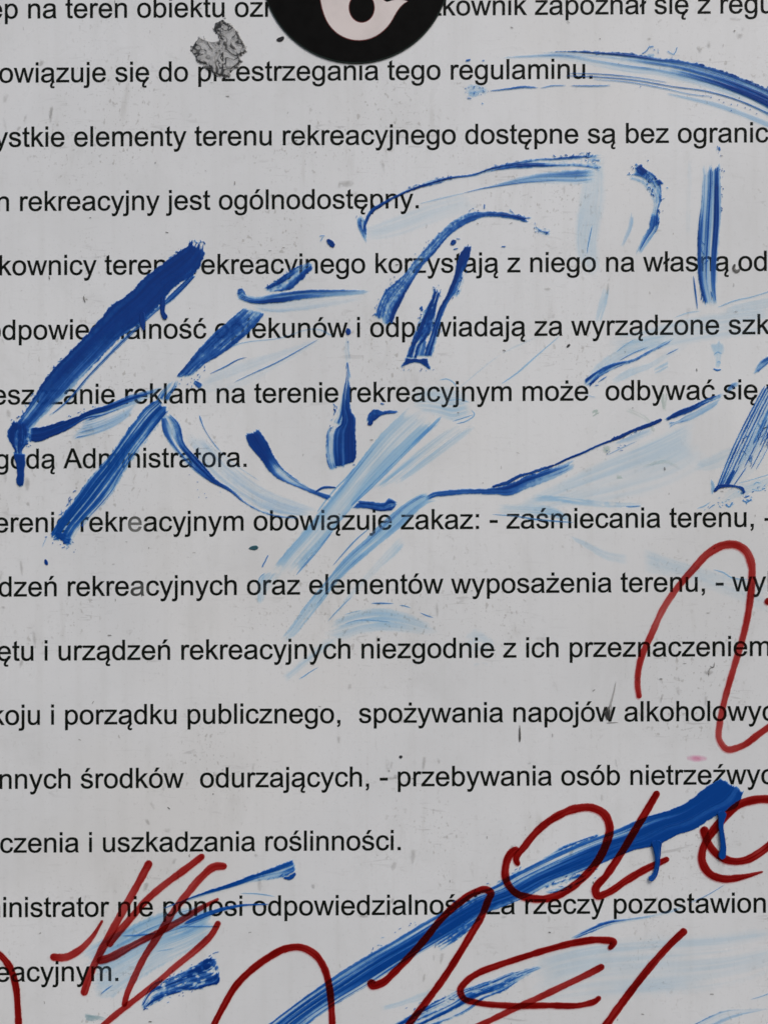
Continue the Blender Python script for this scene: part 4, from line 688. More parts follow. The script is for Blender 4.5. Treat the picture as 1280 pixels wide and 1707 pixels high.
film('blue_paint_stroke', [ribbon([(798, 240, 812, 285), (845, 195, 845, 262), (890, 205, 885, 235), (930, 200, 930, 228), (975, 205, 968, 225)], [[1.0, 1.1], [1.2, 1.2], [1.2, 1.1], [1.2, 1.1], [1.0, 1.0]], Z4, A=.2, Bm=.4, bs=4, rl=3, rr=3, rs=3, re=3), line([(810, 282), (822, 274), (838, 264)], [5, 8, 4], 1.2, Z4, rag=2), line([(878, 168), (898, 172)], [4, 2], .9, Z4, rag=2)], M['blue'], 'small dark blue tick under the word rekreacyjnym', KB, GB)
film('blue_paint_stroke', [
    ribbon([(1045, 452, 1030, 492), (960, 436, 950, 470), (880, 422, 880, 460), (800, 418, 800, 458), (715, 425, 722, 482), (640, 458, 655, 520), (560, 525, 595, 570), (480, 605, 535, 640), (410, 688, 465, 720), (335, 780, 395, 830), (250, 855, 340, 930), (200, 992, 295, 1045)],
        [[1.0, 1.1, .6], [1.1, 1.2, .7], [1.0, 1.2, .6], [.7, 1.1, .8], [.55, .9, 1.2], [.6, .7, 1.3], [.6, .6, 1.4], [.6, .6, 1.4], [.65, .6, 1.45], [.7, .65, 1.45], [.85, .6, 1.45], [.9, .45, 1.4]], Z5, A=.29, Bm=.32, bs=3.2, fv=3, fu=80, hol=.12, hs=3, rl=3, rr=2, rs=6, re=6),
    ribbon([(1050, 490, 1055, 520), (1090, 510, 1095, 545), (1150, 520, 1145, 555)], [[.5, .3], [.7, .5], [.4, .6]], Z5, A=.5, Bm=.4, bs=3, fv=2.5, fu=30, rs=3, re=4, rl=3, rr=3), line([(790, 385), (792, 412)], 2.5, .8, Z5, rag=2), line([(880, 612), (905, 612)], 2.2, .9, Z5)] + flakes(14, (410, 680), (580, 510), 16, Z5, (1.5, 4), (1, 2.4), seed=14) + flakes(16, (330, 780), (240, 880), 20, Z5, (1.5, 4), (1, 2.6), seed=15) + flakes(8, (230, 900), (205, 990), 14, Z5, (1.5, 4), (1, 2.4), seed=16) + flakes(9, (920, 425), (1035, 465), 10, Z5, (2, 5), (1.2, 3), seed=17) + flakes(9, (1060, 505), (1140, 545), 14, Z5, (2, 5), (1, 2.4), seed=18) + flakes(6, (700, 420), (760, 415), 8, Z5, (2, 4), (.9, 1.8), seed=19),
    M['blue'], 'dark blue arch bending over the word korzystają', KB, GB)
film('blue_paint_stroke', [
    ribbon([(1090, 560, 1120, 560), (1075, 620, 1125, 620), (1060, 690, 1110, 690)], [[.3, .25], [.25, .3], [.3, .4]], Z3, A=.4, Wd=.1, fv=3, fu=60, rs=3, re=1),
    ribbon([(1165, 305, 1208, 320), (1140, 380, 1185, 400), (1090, 470, 1172, 480), (1065, 530, 1150, 560), (1035, 610, 1090, 640), (1005, 695, 1075, 700)], [[.5, .5, .5], [.7, .9, .7], [.8, .9, .7], [.9, .9, .6], [.7, 1.0, .5], [.8, 1.0, .7]], Z3, A=.5, Bm=.35, bs=4, hol=.35, hs=3, fv=3, fu=60, rl=4, rr=2, rs=6, re=1),
    ribbon([(693, 592, 728, 598), (650, 668, 718, 665), (625, 768, 682, 750), (580, 880, 640, 855), (540, 955, 598, 915), (530, 985, 572, 985), (490, 1110, 545, 1100), (460, 1200, 515, 1200)], [[1.2, 1.3, 1.1], [1.2, 1.4, 1.2], [1.3, 1.3, 1.0], [1.3, 1.3, 1.0], [1.3, 1.3, 1.1], [1.2, 1.3, 1.1], [1.0, 1.0, .6], [1.0, 1.0, .8]], Z5, A=.3, Bm=.2, fv=3, fu=80, rl=3, rr=4, rs=4, re=1),
    ribbon([(1008, 688, 980, 748), (1080, 696, 1080, 722), (1135, 690, 1150, 768)], [[1.2, 1.3, 1.0], [1.3, 1.3, 1.2], [1.3, 1.4, 1.2]], Z3, A=.15, Bm=.25, rl=3, rr=3, rs=2, re=2),
    ribbon([(680, 745, 690, 760), (640, 840, 660, 860), (610, 880, 640, 885)], [[.7, .3], [.3, .7], [.6, .4]], Z5, A=.4, Bm=.4, bs=3, rs=4, re=4), line([(610, 600), (625, 590), (640, 580)], [4, 9, 5], 1.1, Z5, rag=2.5), line([(625, 628), (650, 620)], 2.6, .9, Z5, rag=1.5), line([(640, 570), (662, 572)], 1.8, .7, Z5), line([(448, 945), (455, 935)], 3, .9, Z5, rag=2), line([(1085, 425), (1100, 440), (1095, 415)], 3, .9, Z3, rag=2)] + flakes(12, (1165, 310), (1200, 370), 22, Z3, (2, 5), (1, 2.6), seed=20) + flakes(9, (1095, 430), (1090, 490), 14, Z3, (1.5, 4), (1, 2.6), seed=21) + flakes(10, (690, 745), (620, 890), 12, Z5, (2, 6), (1.2, 2.8), 1.9, seed=22) + flakes(8, (985, 750), (1150, 760), 12, Z3, (1.5, 4), (1, 2), seed=23) + flakes(5, (1215, 400), (1190, 600), 16, Z3, (3, 7), (1, 2), 1.9, seed=24),
    M['blue'], 'two-legged dark blue stroke with a square foot, through korzystają and odpowiadają', KB, GB)
film('blue_paint_stroke', [
    ribbon([(690, 322, 690, 330), (880, 262, 880, 292), (1080, 215, 1080, 278), (1290, 195, 1290, 285), (1408, 190, 1400, 270)], [[.05, .3, .2], [.05, .2, .35], [.25, .2, .3], [.2, .3, .25], [.15, .25, .2]], Z5, A=.4, Bm=.04, Wd=.05, fv=2.6, fu=140, rs=14, re=4, esoft=10),
    line([(680, 326), (780, 302), (880, 286), (1000, 270), (1180, 258)], [1, 2.2, 2.4, 2, 1], .6, Z5, False), line([(440, 385), (560, 355), (690, 325)], [1, 2.5, 1.5], .16, Z5, False),
    ribbon([(118, 430, 150, 440), (110, 490, 165, 500), (135, 550, 168, 560), (160, 600, 172, 600)], [[.10, .2], [.25, .5], [.2, .4], [.1, .2]], Z5, A=.35, Bm=.15, fu=50, Wd=.04, rs=8, re=8),
    ribbon([(140, 565, 160, 565), (145, 500, 165, 500), (170, 425, 195, 440), (252, 368, 272, 382), (335, 325, 352, 340), (425, 280, 440, 305), (520, 252, 530, 282), (620, 232, 630, 256), (720, 222, 725, 244), (830, 186, 835, 214), (940, 160, 945, 200), (1040, 142, 1045, 195), (1160, 135, 1165, 190), (1290, 122, 1290, 188), (1420, 118, 1412, 205)],
        [[.4, .4], [1.0, .9], [1.1, 1.1], [1.2, 1.1], [1.0, 1.1], [.7, 1.0], [.6, .9], [.7, .8], [.5, .6], [.6, 1.0], [.7, 1.0], [.7, 1.1], [.6, .9], [.6, .9], [.8, .9]], Z5, A=.5, Bm=.3, bs=4, fv=2.6, fu=80, rl=2.5, rr=2, rs=8, re=5)] + flakes(14, (380, 300), (460, 285), 10, Z5, (2, 6), (1, 2.4), seed=25) + flakes(10, (520, 250), (640, 235), 10, Z5, (2, 6), (1, 2.2), seed=26) + flakes(14, (840, 185), (1060, 150), 9, Z5, (2, 6), (1, 2.2), seed=27) + flakes(16, (1100, 140), (1400, 120), 12, Z5, (2, 7), (1, 2.6), seed=28) + flakes(10, (1330, 125), (1405, 200), 20, Z5, (2, 6), (1, 2.6), .2, seed=29) + flakes(8, (120, 440), (160, 560), 12, Z5, (2, 6), (.9, 1.8), seed=30), M['blue'], 'long shallow blue arc from ogólnodostępny up to a wiped gap', KB, GB)
film('blue_paint_stroke', [
    ribbon([(545, 420, 565, 420), (530, 500, 560, 500), (480, 630, 500, 630)], [[.16, .26], [.14, .24], [.07, .12]], Z6, A=.14, Wd=.09, fu=90, rs=8, re=12, esoft=14, soft=3),
    ribbon([(650, 420, 705, 440), (640, 500, 698, 510), (600, 570, 655, 575), (560, 670, 592, 665)], [[.4, .5], [.5, .5], [.36, .42], [.16, .22]], Z6, A=.25, Wd=.12, fv=3.5, fu=90, rs=1, re=10, esoft=12),
    ribbon([(525, 250, 560, 175), (600, 275, 640, 200), (645, 330, 705, 270), (665, 375, 715, 335), (655, 440, 700, 420), (640, 510, 695, 510)], [[.2, .3, .2, .15, .3], [.3, .45, .35, .3, .5], [.4, .5, .55, .6, .8], [.45, .5, .65, 1.1, .8], [.45, .5, .6, .9, 1.1], [.4, .5, .6, 1.0, 1.1]], Z6, A=.32, Bm=.3, bs=3.4, fv=3, fu=60, rl=2, rr=5, rs=5, re=2, Wd=.14),
    ribbon([(560, 190, 590, 160), (600, 235, 635, 205), (625, 240, 645, 215)], [[.9, .9], [1.2, 1.1], [.8, .6]], Z6, A=.3, Bm=.5, bs=3, rl=3, rr=3, rs=3, re=3), ribbon([(670, 262, 700, 250), (690, 290, 725, 275)], [[1.1, 1.1]], Z6, A=.2, Bm=.5, bs=3, rs=2, re=2), line([(716, 420), (718, 424)], 3, .9, Z6), line([(635, 150), (640, 156)], 2.4, .8, Z6), line([(525, 228), (545, 226)], 2, .6, Z6), line([(705, 362), (728, 355)], 1.6, .6, Z6, False)] + flakes(14, (570, 180), (640, 230), 24, Z6, (2, 7), (1.6, 4.5), seed=9) + flakes(12, (640, 235), (715, 285), 20, Z6, (2, 7), (1.4, 4.5), seed=10) + flakes(12, (640, 290), (705, 370), 16, Z6, (2, 6), (1.2, 3.6), seed=11) + flakes(5, (530, 230), (560, 180), 16, Z6, (1.5, 4), (1, 2), seed=12) + flakes(6, (700, 400), (695, 500), 6, Z6, (3, 7), (1.2, 2.6), seed=13),
    M['blue'], 'ragged blue crescent standing above the word własną', KB, GB)
film('blue_paint_stroke', [
    ribbon([(930, 160, 1030, 165), (922, 350, 1029, 300), (903, 520, 1030, 450), (900, 650, 1016, 640), (905, 800, 1010, 780), (950, 952, 1012, 940)],
        [[.3, .15, .05, .95, .05, .8, .9, .1], [.55, .2, .05, .95, .1, 1.0, 1.1, .4], [.9, .5, .05, .8, .15, 1.0, .9, .4], [1.0, .5, .1, .6, .15, .7, .75, .3], [.8, .7, .15, .25, .15, .5, .45, .2], [1.0, .6, .1, .1, .1, .3, .3, .2]], Z6, hair=.2, A=.34, Bm=.06, Wd=.06, fv=2.2, fu=170, rs=12, re=10, rl=1.5, rr=2.5),
    line([(880, 768), (890, 850), (902, 948)], [1.5, 3, 1.5], .9, Z6, False), line([(1015, 80), (1022, 100)], 4, .6, Z6, rag=3), line([(1038, 300), (1037, 308)], 2.6, .9, Z6), line([(1030, 415), (1030, 425)], 2.4, .9, Z6), line([(1024, 125), (1024, 130)], 2.2, .7, Z6), line([(1042, 205), (1044, 215)], 2.2, .6, Z6), line([(972, 850), (982, 885)], 2, .8, Z6, False)] + flakes(10, (1028, 170), (1032, 440), 6, Z6, (1.5, 4), (1, 2.4), seed=31) + flakes(5, (1005, 80), (1025, 140), 10, Z6, (1.5, 4), (1, 2), seed=32) + flakes(12, (905, 520), (935, 700), 14, Z6, (4, 12), (1, 2.2), seed=33) + flakes(10, (910, 760), (930, 900), 12, Z6, (3, 8), (1, 2.2), seed=34),
    M['blue'], 'upright bundle of narrow blue stripes through the word własną', KB, GB)
film('blue_paint_stroke', [line([(1010, 935), (1100, 900), (1190, 880), (1290, 850), (1400, 830)], [1.5, 2.2, 1.8, 1.5, 1.5], .5, Z6, False), ribbon([(990, 960, 990, 990), (1100, 915, 1100, 970), (1200, 890, 1200, 960), (1400, 850, 1400, 930)], [[.05, .03], [.08, .05], [.08, .06], [.08, .05]], Z6, A=.10, Wd=.045, fu=160, fv=5, rs=14, re=0, soft=5), line([(780, 990), (850, 965), (920, 955)], [1, 2, 1], .3, Z6, False)], M['wash'], 'fine blue hairline with a pale wash running off above the word szkody', KB, GB)
film('blue_paint_stroke', [
    ribbon([(180, 84, 180, 92), (300, 72, 310, 95), (480, 55, 490, 100), (600, 56, 600, 125), (760, 68, 740, 152), (840, 82, 830, 160), (950, 94, 930, 185), (1080, 128, 1050, 218), (1180, 164, 1150, 255), (1280, 206, 1270, 318), (1400, 270, 1370, 390)],
        [[.2, .1, .02, 0, 0, 0, 0], [.4, .2, .1, .3, 0, 0, 0], [.6, .9, .3, .4, .1, .02, 0], [.6, 1.1, .5, .3, .1, .02, .02], [.8, 1.1, .9, .4, .15, .05, .12], [.4, 1.0, 1.1, .5, .2, .08, .12], [.8, .9, 1.0, .7, .35, .15, .2], [1.1, 1.2, .9, .7, .5, .2, .2], [1.2, 1.2, .95, .75, .55, .3, .25], [1.2, 1.2, 1.0, .8, .6, .45, .35], [1.1, 1.1, 1.0, .8, .6, .45, .35]], ZT, A=.45, Bm=.10, Wd=.06, fv=2.4, fu=220, rs=16, re=0, rl=4, rr=2, esoft=8),
    line([(490, 148), (590, 150), (680, 156), (770, 166), (880, 184)], [1, 1.8, 2, 1.8, 1], .7, ZT, False), line([(480, 158), (600, 162), (760, 176), (900, 200), (1050, 222), (1180, 262), (1290, 312), (1400, 365)], [1, 2, 2.2, 2, 2.4, 2.6, 2.8, 3], .85, ZT, False), line([(590, 172), (720, 182), (860, 206), (980, 232), (1060, 240)], [1, 1.8, 2, 1.6, 1], .55, ZT, False),
    line([(880, 228), (980, 250), (1080, 275), (1180, 310), (1300, 360)], [2, 5, 7, 8, 8], .10, ZT, False), line([(780, 72), (800, 58), (812, 42), (828, 44)], 2.4, .5, ZT, rag=2), line([(880, 60), (905, 72), (920, 45)], 2.2, .4, ZT, rag=2), line([(800, 78), (830, 76)], 5, .15, ZT),
    line([(85, 97), (105, 95)], [4, 3], .7, ZT, rag=2), line([(150, 98), (160, 97)], 2, .5, ZT)] + [line([(x, y), (x + 5, y + 2)], 2, .7, ZT) for x, y in ((1050, 243), (1082, 252), (1100, 262), (1130, 270), (1155, 272), (1185, 283), (1205, 290), (1230, 307), (1130, 294), (1018, 236), (772, 200))] + flakes(16, (950, 92), (1280, 205), 7, ZT, (2, 6), (1.2, 2.8), seed=35) + flakes(8, (800, 60), (920, 70), 20, ZT, (1.5, 4), (.9, 1.8), seed=36) + flakes(8, (560, 72), (780, 74), 5, ZT, (3, 8), (1, 2), seed=37),
    M['blue'], 'great blue sweep leaving the board after the word regulaminu', KB, GB)
film('blue_paint_stroke', [line([(180, 218), (250, 210), (320, 202), (370, 205)], [1.5, 3, 4, 2], .6, ZT, False, rag=2), line([(380, 207), (420, 198), (480, 196)], [1.5, 2.2, 1.6], .55, ZT, False), line([(500, 197), (580, 198), (655, 196)], [1.6, 2.6, 2], .65, ZT, False, rag=2),
    ribbon([(75, 200, 85, 245), (110, 185, 115, 248), (150, 190, 150, 240), (180, 200, 175, 240)], [[.1, .12], [.25, .2], [.2, .15], [.08, .1]], ZT, A=.15, Bm=.4, bs=3.5, fu=15, rl=5, rr=6, rs=5, re=5), line([(90, 245), (108, 248)], 2, .7, ZT), line([(148, 265), (155, 270)], 2, .4, ZT)] + flakes(14, (80, 200), (170, 230), 22, ZT, (1.2, 4), (.9, 2), seed=38), M['blue'], 'broken thin blue line underlining the word regulaminu', KB, GB)
film('blue_paint_stroke', [
    ribbon([(1260, 330, 1420, 350), (1180, 480, 1345, 520), (1110, 620, 1290, 660), (1058, 740, 1225, 780), (1005, 875, 1130, 880)], [[.16, .10, .18, .25, .25, .16, .1], [.16, .10, .18, .25, .2, .1, .06], [.16, .10, .18, .2, .08, .06, .05], [.2, .14, .14, .06, .03, .06, .03], [.35, .4, .2, .06, .03, .03, .02]], ZR, hair=.12, A=.2, Bm=.05, Wd=.08, fv=2.6, fu=110, rs=4, re=3, rl=2, rr=8)]
    + [line([(1260 + q * 160, 330 + q * 20), (1180 + q * 165, 480 + q * 40), (1110 + q * 180, 620 + q * 40), (1058 + q * 167, 740 + q * 40), (1005 + q * 125, 875 + q * 5)][a:b], ww * .66, tt, ZR, False, rag=1.4, worn=[0, .5, .1, .7, .2, .6, .1])
       for q, a, b, ww, tt in ((.0, 0, 5, 4.5, 1.0), (.09, 0, 5, 5.5, 1.1), (.17, 0, 5, 3, .9), (.27, 0, 5, 5, 1.15), (.36, 0, 4, 3.5, .8), (.40, 3, 5, 3.4, 1.0), (.50, 0, 3, 7, .7), (.57, 1, 4, 3.6, 1.1), (.62, 3, 5, 3, 1.0), (.70, 0, 3, 3.6, 1.1), (.78, 1, 4, 3, 1.0), (.86, 0, 3, 2.6, .9), (.93, 1, 4, 2.4, .8))]
    + [
    line([(990, 895), (1010, 872), (1060, 862), (1110, 868), (1140, 880), (1150, 905)], [4, 7, 5, 4, 6, 4], 1.1, ZR, rag=1.5), line([(1060, 862), (1085, 800), (1098, 780)], [5, 6, 4], .8, ZR), line([(980, 905), (985, 870), (975, 830)], [5, 6, 3], .22, ZR, False)] + flakes(14, (1140, 680), (1260, 560), 60, ZR, (5, 14), (1.2, 2.2), -1.1, seed=39) + flakes(10, (1180, 760), (1290, 560), 30, ZR, (6, 14), (1, 2), -1.1, seed=40), M['blue'], 'slanted fan of thin blue stripes below the word się', KB, GB)
film('blue_paint_stroke', [ribbon([(1193, 265, 1212, 282), (1225, 205, 1262, 232), (1285, 160, 1320, 185), (1400, 40, 1440, 80)], [[.3, .5, .2], [.9, .3, .3], [1.0, .9, .5], [1.0, 1.0, .6]], ZR, A=.3, Bm=.15, fu=60, rs=5, re=1, Wd=.08)], M['blue'], 'stub of a blue stroke cut by the frame above the word się', KB, GB)
film('blue_paint_stroke', [
    ribbon([(255, 880, 290, 890), (310, 835, 330, 868), (370, 820, 390, 858), (480, 812, 500, 850), (640, 805, 640, 850), (720, 788, 745, 855), (820, 745, 830, 818), (920, 712, 930, 780), (1010, 680, 1020, 742), (1100, 645, 1105, 695)],
        [[.3, .2, .1], [.5, .7, .4], [.5, .9, .5], [.4, .8, .4], [.6, .95, .5], [1.2, 1.0, .5], [1.3, .9, .4], [1.2, .6, .35], [.4, .35, .2], [.25, .15, .05]], ZM, A=.25, Bm=.12, Wd=.08, fv=3, fu=110, rl=4, rr=3, rs=5, re=10, esoft=8),
    line([(640, 805), (720, 782), (800, 742), (830, 735), (880, 718), (970, 690)], [4, 7, 5, 4, 5, 4], 1.2, ZM, rag=3), line([(960, 695), (1050, 652), (1130, 620), (1210, 582), (1290, 552)], [3, 4.4, 4.4, 3.8, 4.6], 1.3, ZM, False, rag=1.5), line([(440, 622), (480, 605), (560, 568), (640, 540), (712, 509)], [5.4, 6.5, 5, 7.5, 5.5], 1.35, ZR, rag=2.5), line([(455, 600), (462, 612)], 3, 1.2, ZR, rag=2),
    ribbon([(440, 640, 440, 650), (540, 590, 545, 640), (680, 535, 690, 590)], [[.2, .05], [.2, .04], [.08, .03]], ZR, A=.2, Wd=.04, fu=100, rs=5, re=8), line([(420, 700), (500, 660), (580, 625)], [1, 1.8, 1], .35, ZR, False)] + flakes(12, (740, 770), (900, 715), 8, ZM, (1.5, 5), (1, 2.2), seed=54) + flakes(8, (460, 615), (620, 560), 10, ZR, (1.5, 5), (1, 2), seed=55) + flakes(7, (420, 690), (520, 640), 14, ZR, (2, 6), (.9, 1.6), seed=56),
    M['blue'], 'long thin dark blue line rising from zakaz to a small break', KB, GB)
film('blue_paint_stroke', [ribbon([(722, 508, 735, 520), (780, 468, 790, 500), (870, 432, 880, 465), (960, 392, 965, 420), (1045, 365, 1045, 392)], [[1.1, .9], [1.3, 1.1], [1.2, .7], [1.1, .5], [.6, .3]], ZR, A=.3, Bm=.2, fv=3, fu=70, rl=3, rr=3, rs=2, re=8),
    ribbon([(735, 515, 750, 565), (760, 520, 765, 550), (850, 475, 860, 520), (960, 425, 970, 460), (1040, 385, 1040, 410)], [[.4, .3], [.3, .6], [.2, .12], [.2, .15], [.15, .1]], ZR, A=.3, Bm=.1, Wd=.05, fu=70, rs=3, re=8),
    ribbon([(1050, 345, 1050, 380), (1090, 310, 1100, 350), (1130, 300, 1130, 330)], [[.2, .2], [.3, .2], [.1, .1]], ZR, A=.3, Bm=.3, bs=4, rs=5, re=6)], M['blue'], 'spear-shaped dark blue dash pointing at the word się', KB, GB)
film('blue_paint_stroke', [ribbon([(280, 310, 318, 348), (375, 240, 400, 275), (455, 205, 490, 228), (540, 188, 560, 205), (640, 140, 650, 160), (780, 62, 790, 82)], [[.9, .8], [.7, .4], [.8, .7], [.25, .7], [.2, .45], [.1, .4]], ZR, A=.45, Bm=.25, bs=4, fu=60, Wd=.06, rl=2.5, rr=2.5, rs=5, re=8), line([(485, 195), (560, 155), (640, 122)], [1.2, 2, 1], .6, ZR, False), line([(370, 312), (400, 292), (420, 280)], [1, 2.6, 1.4], .8, ZR, False), line([(355, 330), (375, 326)], 1.8, .5, ZR), line([(310, 375), (340, 388), (360, 390)], 1.2, .4, ZR, False)], M['blue'], 'short feathered blue streak starting at the last letter of może', KB, GB)
film('blue_paint_stroke', [
    ribbon([(160, 400, 205, 440), (330, 395, 300, 455), (470, 380, 470, 445), (640, 365, 640, 420), (860, 350, 830, 380)], [[.10, .12, .30], [.10, .06, .30], [.08, .04, .20], [.06, .05, .06], [.03, .03, .03]], Z3, A=.08, Wd=.05, fu=180, rs=6, re=18, esoft=16, soft=2.5),
    ribbon([(110, 330, 108, 378), (200, 362, 190, 405), (320, 345, 330, 402), (460, 328, 460, 385), (640, 326, 640, 368), (880, 330, 870, 352)], [[.5, .6, .5], [.3, .8, 1.0], [.3, .8, .9], [.8, .5, .3], [.55, .25, .12], [.3, .05, .02]], Z3, A=.32, Bm=.10, Wd=.06, fv=3, fu=160, rs=3, re=18, esoft=8, rl=2, rr=3),
    ribbon([(105, 330, 120, 378), (140, 320, 150, 370), (165, 360, 170, 375)], [[.8, .8], [.7, .8], [.4, .4]], Z3, A=.3, Bm=.6, bs=2.6, rs=2, re=2, rl=3, rr=3)] + flakes(10, (110, 335), (150, 375), 14, Z3, (1.5, 4), (1, 2.4), seed=53), M['blue'], 'level blue stroke fading away above the word opiekunów', KB, GB)
film('blue_paint_stroke', [line([(592, 62), (612, 80), (630, 102)], [6, 10, 8], 1.25, Z3, rag=3), line([(552, 44), (582, 42)], 1.8, .6, Z3), line([(572, 46), (558, 72)], 2, .4, Z3, False)], M['blue'], 'tiny double blue blot above the word korzystają', KB, GB)
# lower scribbles
big = film('blue_paint_stroke', [ribbon(
    [(1203, 1294, 1240, 1318), (1175, 1311, 1229, 1345), (1149, 1332, 1197, 1358), (1119, 1347, 1160, 1382), (1070, 1362, 1130, 1392), (1025, 1381, 1096, 1409), (980, 1399, 1055, 1418), (942, 1414, 1010, 1437), (894, 1436, 965, 1455), (852, 1458, 924, 1471), (819, 1477, 884, 1493), (774, 1493, 838, 1512), (748, 1512, 811, 1522), (699, 1540, 775, 1546), (650, 1570, 740, 1567), (607, 1594, 700, 1590), (561, 1623, 660, 1614), (518, 1653, 617, 1641), (479, 1682, 568, 1670), (446, 1707, 528, 1697), (410, 1735, 490, 1730)],
    [[1.4, 1.4, 1.4, 1.4, 1.4, 1.3]] + [[1.4, 1.5, 1.5, 1.5, 1.5, 1.4]] * 2 + [[1.2, 1.3, 1.5, 1.5, 1.5, 1.4], [.6, .9, 1.5, 1.5, 1.5, 1.3], [.35, .6, 1.4, 1.5, 1.5, 1.3], [.3, .5, 1.3, 1.5, 1.4, 1.2], [.35, .45, 1.2, 1.5, 1.3, .9], [.4, .4, 1.1, 1.5, 1.3, .5], [.35, .45, 1.0, 1.4, 1.3, .35], [.4, .6, 1.1, 1.4, 1.3, .6], [.35, .7, 1.2, 1.4, 1.4, .9], [.4, .6, 1.2, 1.4, 1.4, .8], [.35, .5, 1.1, 1.3, 1.4, .5], [.35, .4, 1.1, 1.3, 1.2, .4], [.45, .6, 1.0, 1.2, 1.1, .5], [.6, .5, .9, 1.2, 1.0, .6], [.7, .6, 1.0, 1.0, .6, .6], [.7, .7, 1.0, .9, .5, .7], [.7, .7, 1.0, .9, .5, .6], [.7, .7, 1.0, .9, .5, .6]],
    A=.34, Bm=.06, fv=4.5, fu=200, rl=3, rr=3, rs=3, re=0, hol=.0),
    ribbon([(1000, 1386, 1008, 1396), (930, 1412, 938, 1424), (860, 1447, 868, 1460), (820, 1470, 826, 1482)], [[.3, .5], [.5, .6], [.4, .7], [.3, .5]], A=.6, Bm=.3, bs=4, fv=2.5, fu=60, hol=.5, hs=4),
    ribbon([(975, 1452, 985, 1462), (940, 1462, 950, 1482), (900, 1478, 908, 1492)], [[.2, .4], [.5, .3], [.3, .5]], A=.6, Bm=.4, bs=4, fv=3, fu=40, hol=.5, hs=4),
    ribbon([(800, 1516, 812, 1530), (760, 1545, 770, 1562), (715, 1575, 730, 1588)], [[.2, .1], [.5, .3], [.2, .1]], A=.6, Bm=.3, bs=4, fv=2.6, fu=50, hol=.4, hs=4),
    ribbon([(700, 1547, 720, 1556), (640, 1582, 662, 1592), (590, 1612, 612, 1622)], [[.0, .1], [.2, .2], [.1, .1]], A=.3, Bm=.2, rs=5, re=5)] + flakes(14, (1000, 1388), (760, 1500), 6, Z0, (3, 9), (1, 2.2), seed=60) + flakes(12, (690, 1538), (610, 1588), 7, Z0, (2, 7), (1, 2.4), seed=61) + flakes(14, (1000, 1442), (880, 1494), 9, Z0, (3, 10), (1, 2.4), seed=62) + flakes(12, (800, 1520), (700, 1592), 8, Z0, (4, 12), (1, 2.2), seed=63), M['blue_bright'], 'thickest bright blue slash, with two drips, running down from the word nietrzeźwych', KB, GB)
for p, w in (([(780, 345), (784, 390), (785, 420), (782, 465), (768, 505), (748, 522)], [24, 14, 10, 9, 10, 13]), ([(1072, 215), (1069, 250), (1066, 280), (1072, 330), (1076, 385), (1068, 428)], [22, 13, 9, 10, 11, 15])):
    film('drip', [line(p, [x * 1.0 for x in w], 1.45, Z8, rag=.8)], M['blue_bright'], parent=big, thick=.0006, lift=.0004)
film('blue_paint_stroke', [ribbon([(1200, 112, 1212, 170), (1130, 138, 1150, 200), (1000, 188, 1030, 222), (870, 236, 900, 256), (780, 265, 800, 285), (660, 312, 680, 325), (560, 350, 570, 370)], [[1.1, .9, .9], [.9, .6, .4], [.9, .7, .2], [.9, .7, .4], [.8, .7, .4], [.5, .5, .3], [.2, .25, .2]], ZS, A=.4, Bm=.1, fv=3, fu=110, rl=2, rr=3, rs=3, re=10, Wd=.06), line([(1150, 205), (1185, 200), (1205, 180)], [3, 7, 4], 1.1, ZS, rag=2), line([(1080, 325), (960, 330), (860, 350), (760, 385), (690, 415)], [2, 4, 7, 8, 4], .85, ZS, False), line([(850, 430), (780, 428), (660, 430)], [2, 3, 2], .5, ZS, False), line([(560, 460), (480, 468), (400, 472)], [2, 4, 2], .5, ZS, False)] + flakes(8, (1080, 205), (1200, 180), 12, ZS, (3, 8), (1, 2.4), seed=64),
    M['blue_bright'], 'narrow blue stroke with a square tip just below the word uszkadzania', KB, GB)
film('blue_paint_stroke', [ribbon([(835, 560, 858, 640), (800, 570, 852, 690), (740, 600, 790, 715), (680, 632, 700, 735), (600, 668, 620, 760), (540, 690, 545, 795), (485, 790, 500, 820)], [[1.0, 1.2, 1.2], [1.2, 1.3, 1.1], [1.3, 1.3, .9], [1.2, 1.3, .9], [1.2, 1.2, .6], [1.1, .5, .9], [.6, 1.0, .8]], ZS, A=.4, Bm=.3, bs=4.5, hol=.7, hs=4, fv=3.4, fu=40, rl=4, rr=5, rs=6, re=4), line([(820, 555), (850, 545)], 2, .6, ZS, rag=2)] + flakes(14, (560, 690), (820, 560), 16, ZS, (2, 6), (1, 2.8), seed=57) + flakes(14, (500, 810), (840, 690), 16, ZS, (2, 6), (1, 2.8), seed=58), M['blue'], 'dark blue ragged patch beside the last crossed red stroke', KB, GB)
film('blue_paint_stroke', [ribbon([(640, 1715, 690, 1722), (699, 1680, 738, 1706), (732, 1664, 785, 1684), (761, 1650, 808, 1666), (800, 1638, 842, 1652), (850, 1620, 872, 1632), (910, 1604, 912, 1611)], [[1.0, 1.0, .8], [1.0, 1.1, .6], [.8, .9, .5], [.4, .8, .5], [.3, .5, .5], [.5, .3, .2], [.2, .1, .1]], A=.5, Bm=.2, Wd=.12, hol=.4, hs=4, fv=3.4, fu=90, rl=4, rr=4, rs=0, re=10), line([(1090, 812), (1150, 775), (1200, 760), (1160, 790), (1100, 808)], 1.5, .5, Z7, False)] + flakes(14, (680, 1680), (840, 1640), 14, Z0, (2, 7), (1, 2.4), seed=59), M['blue_bright'], 'streaky blue smear passing under the red open loop', KB, GB)
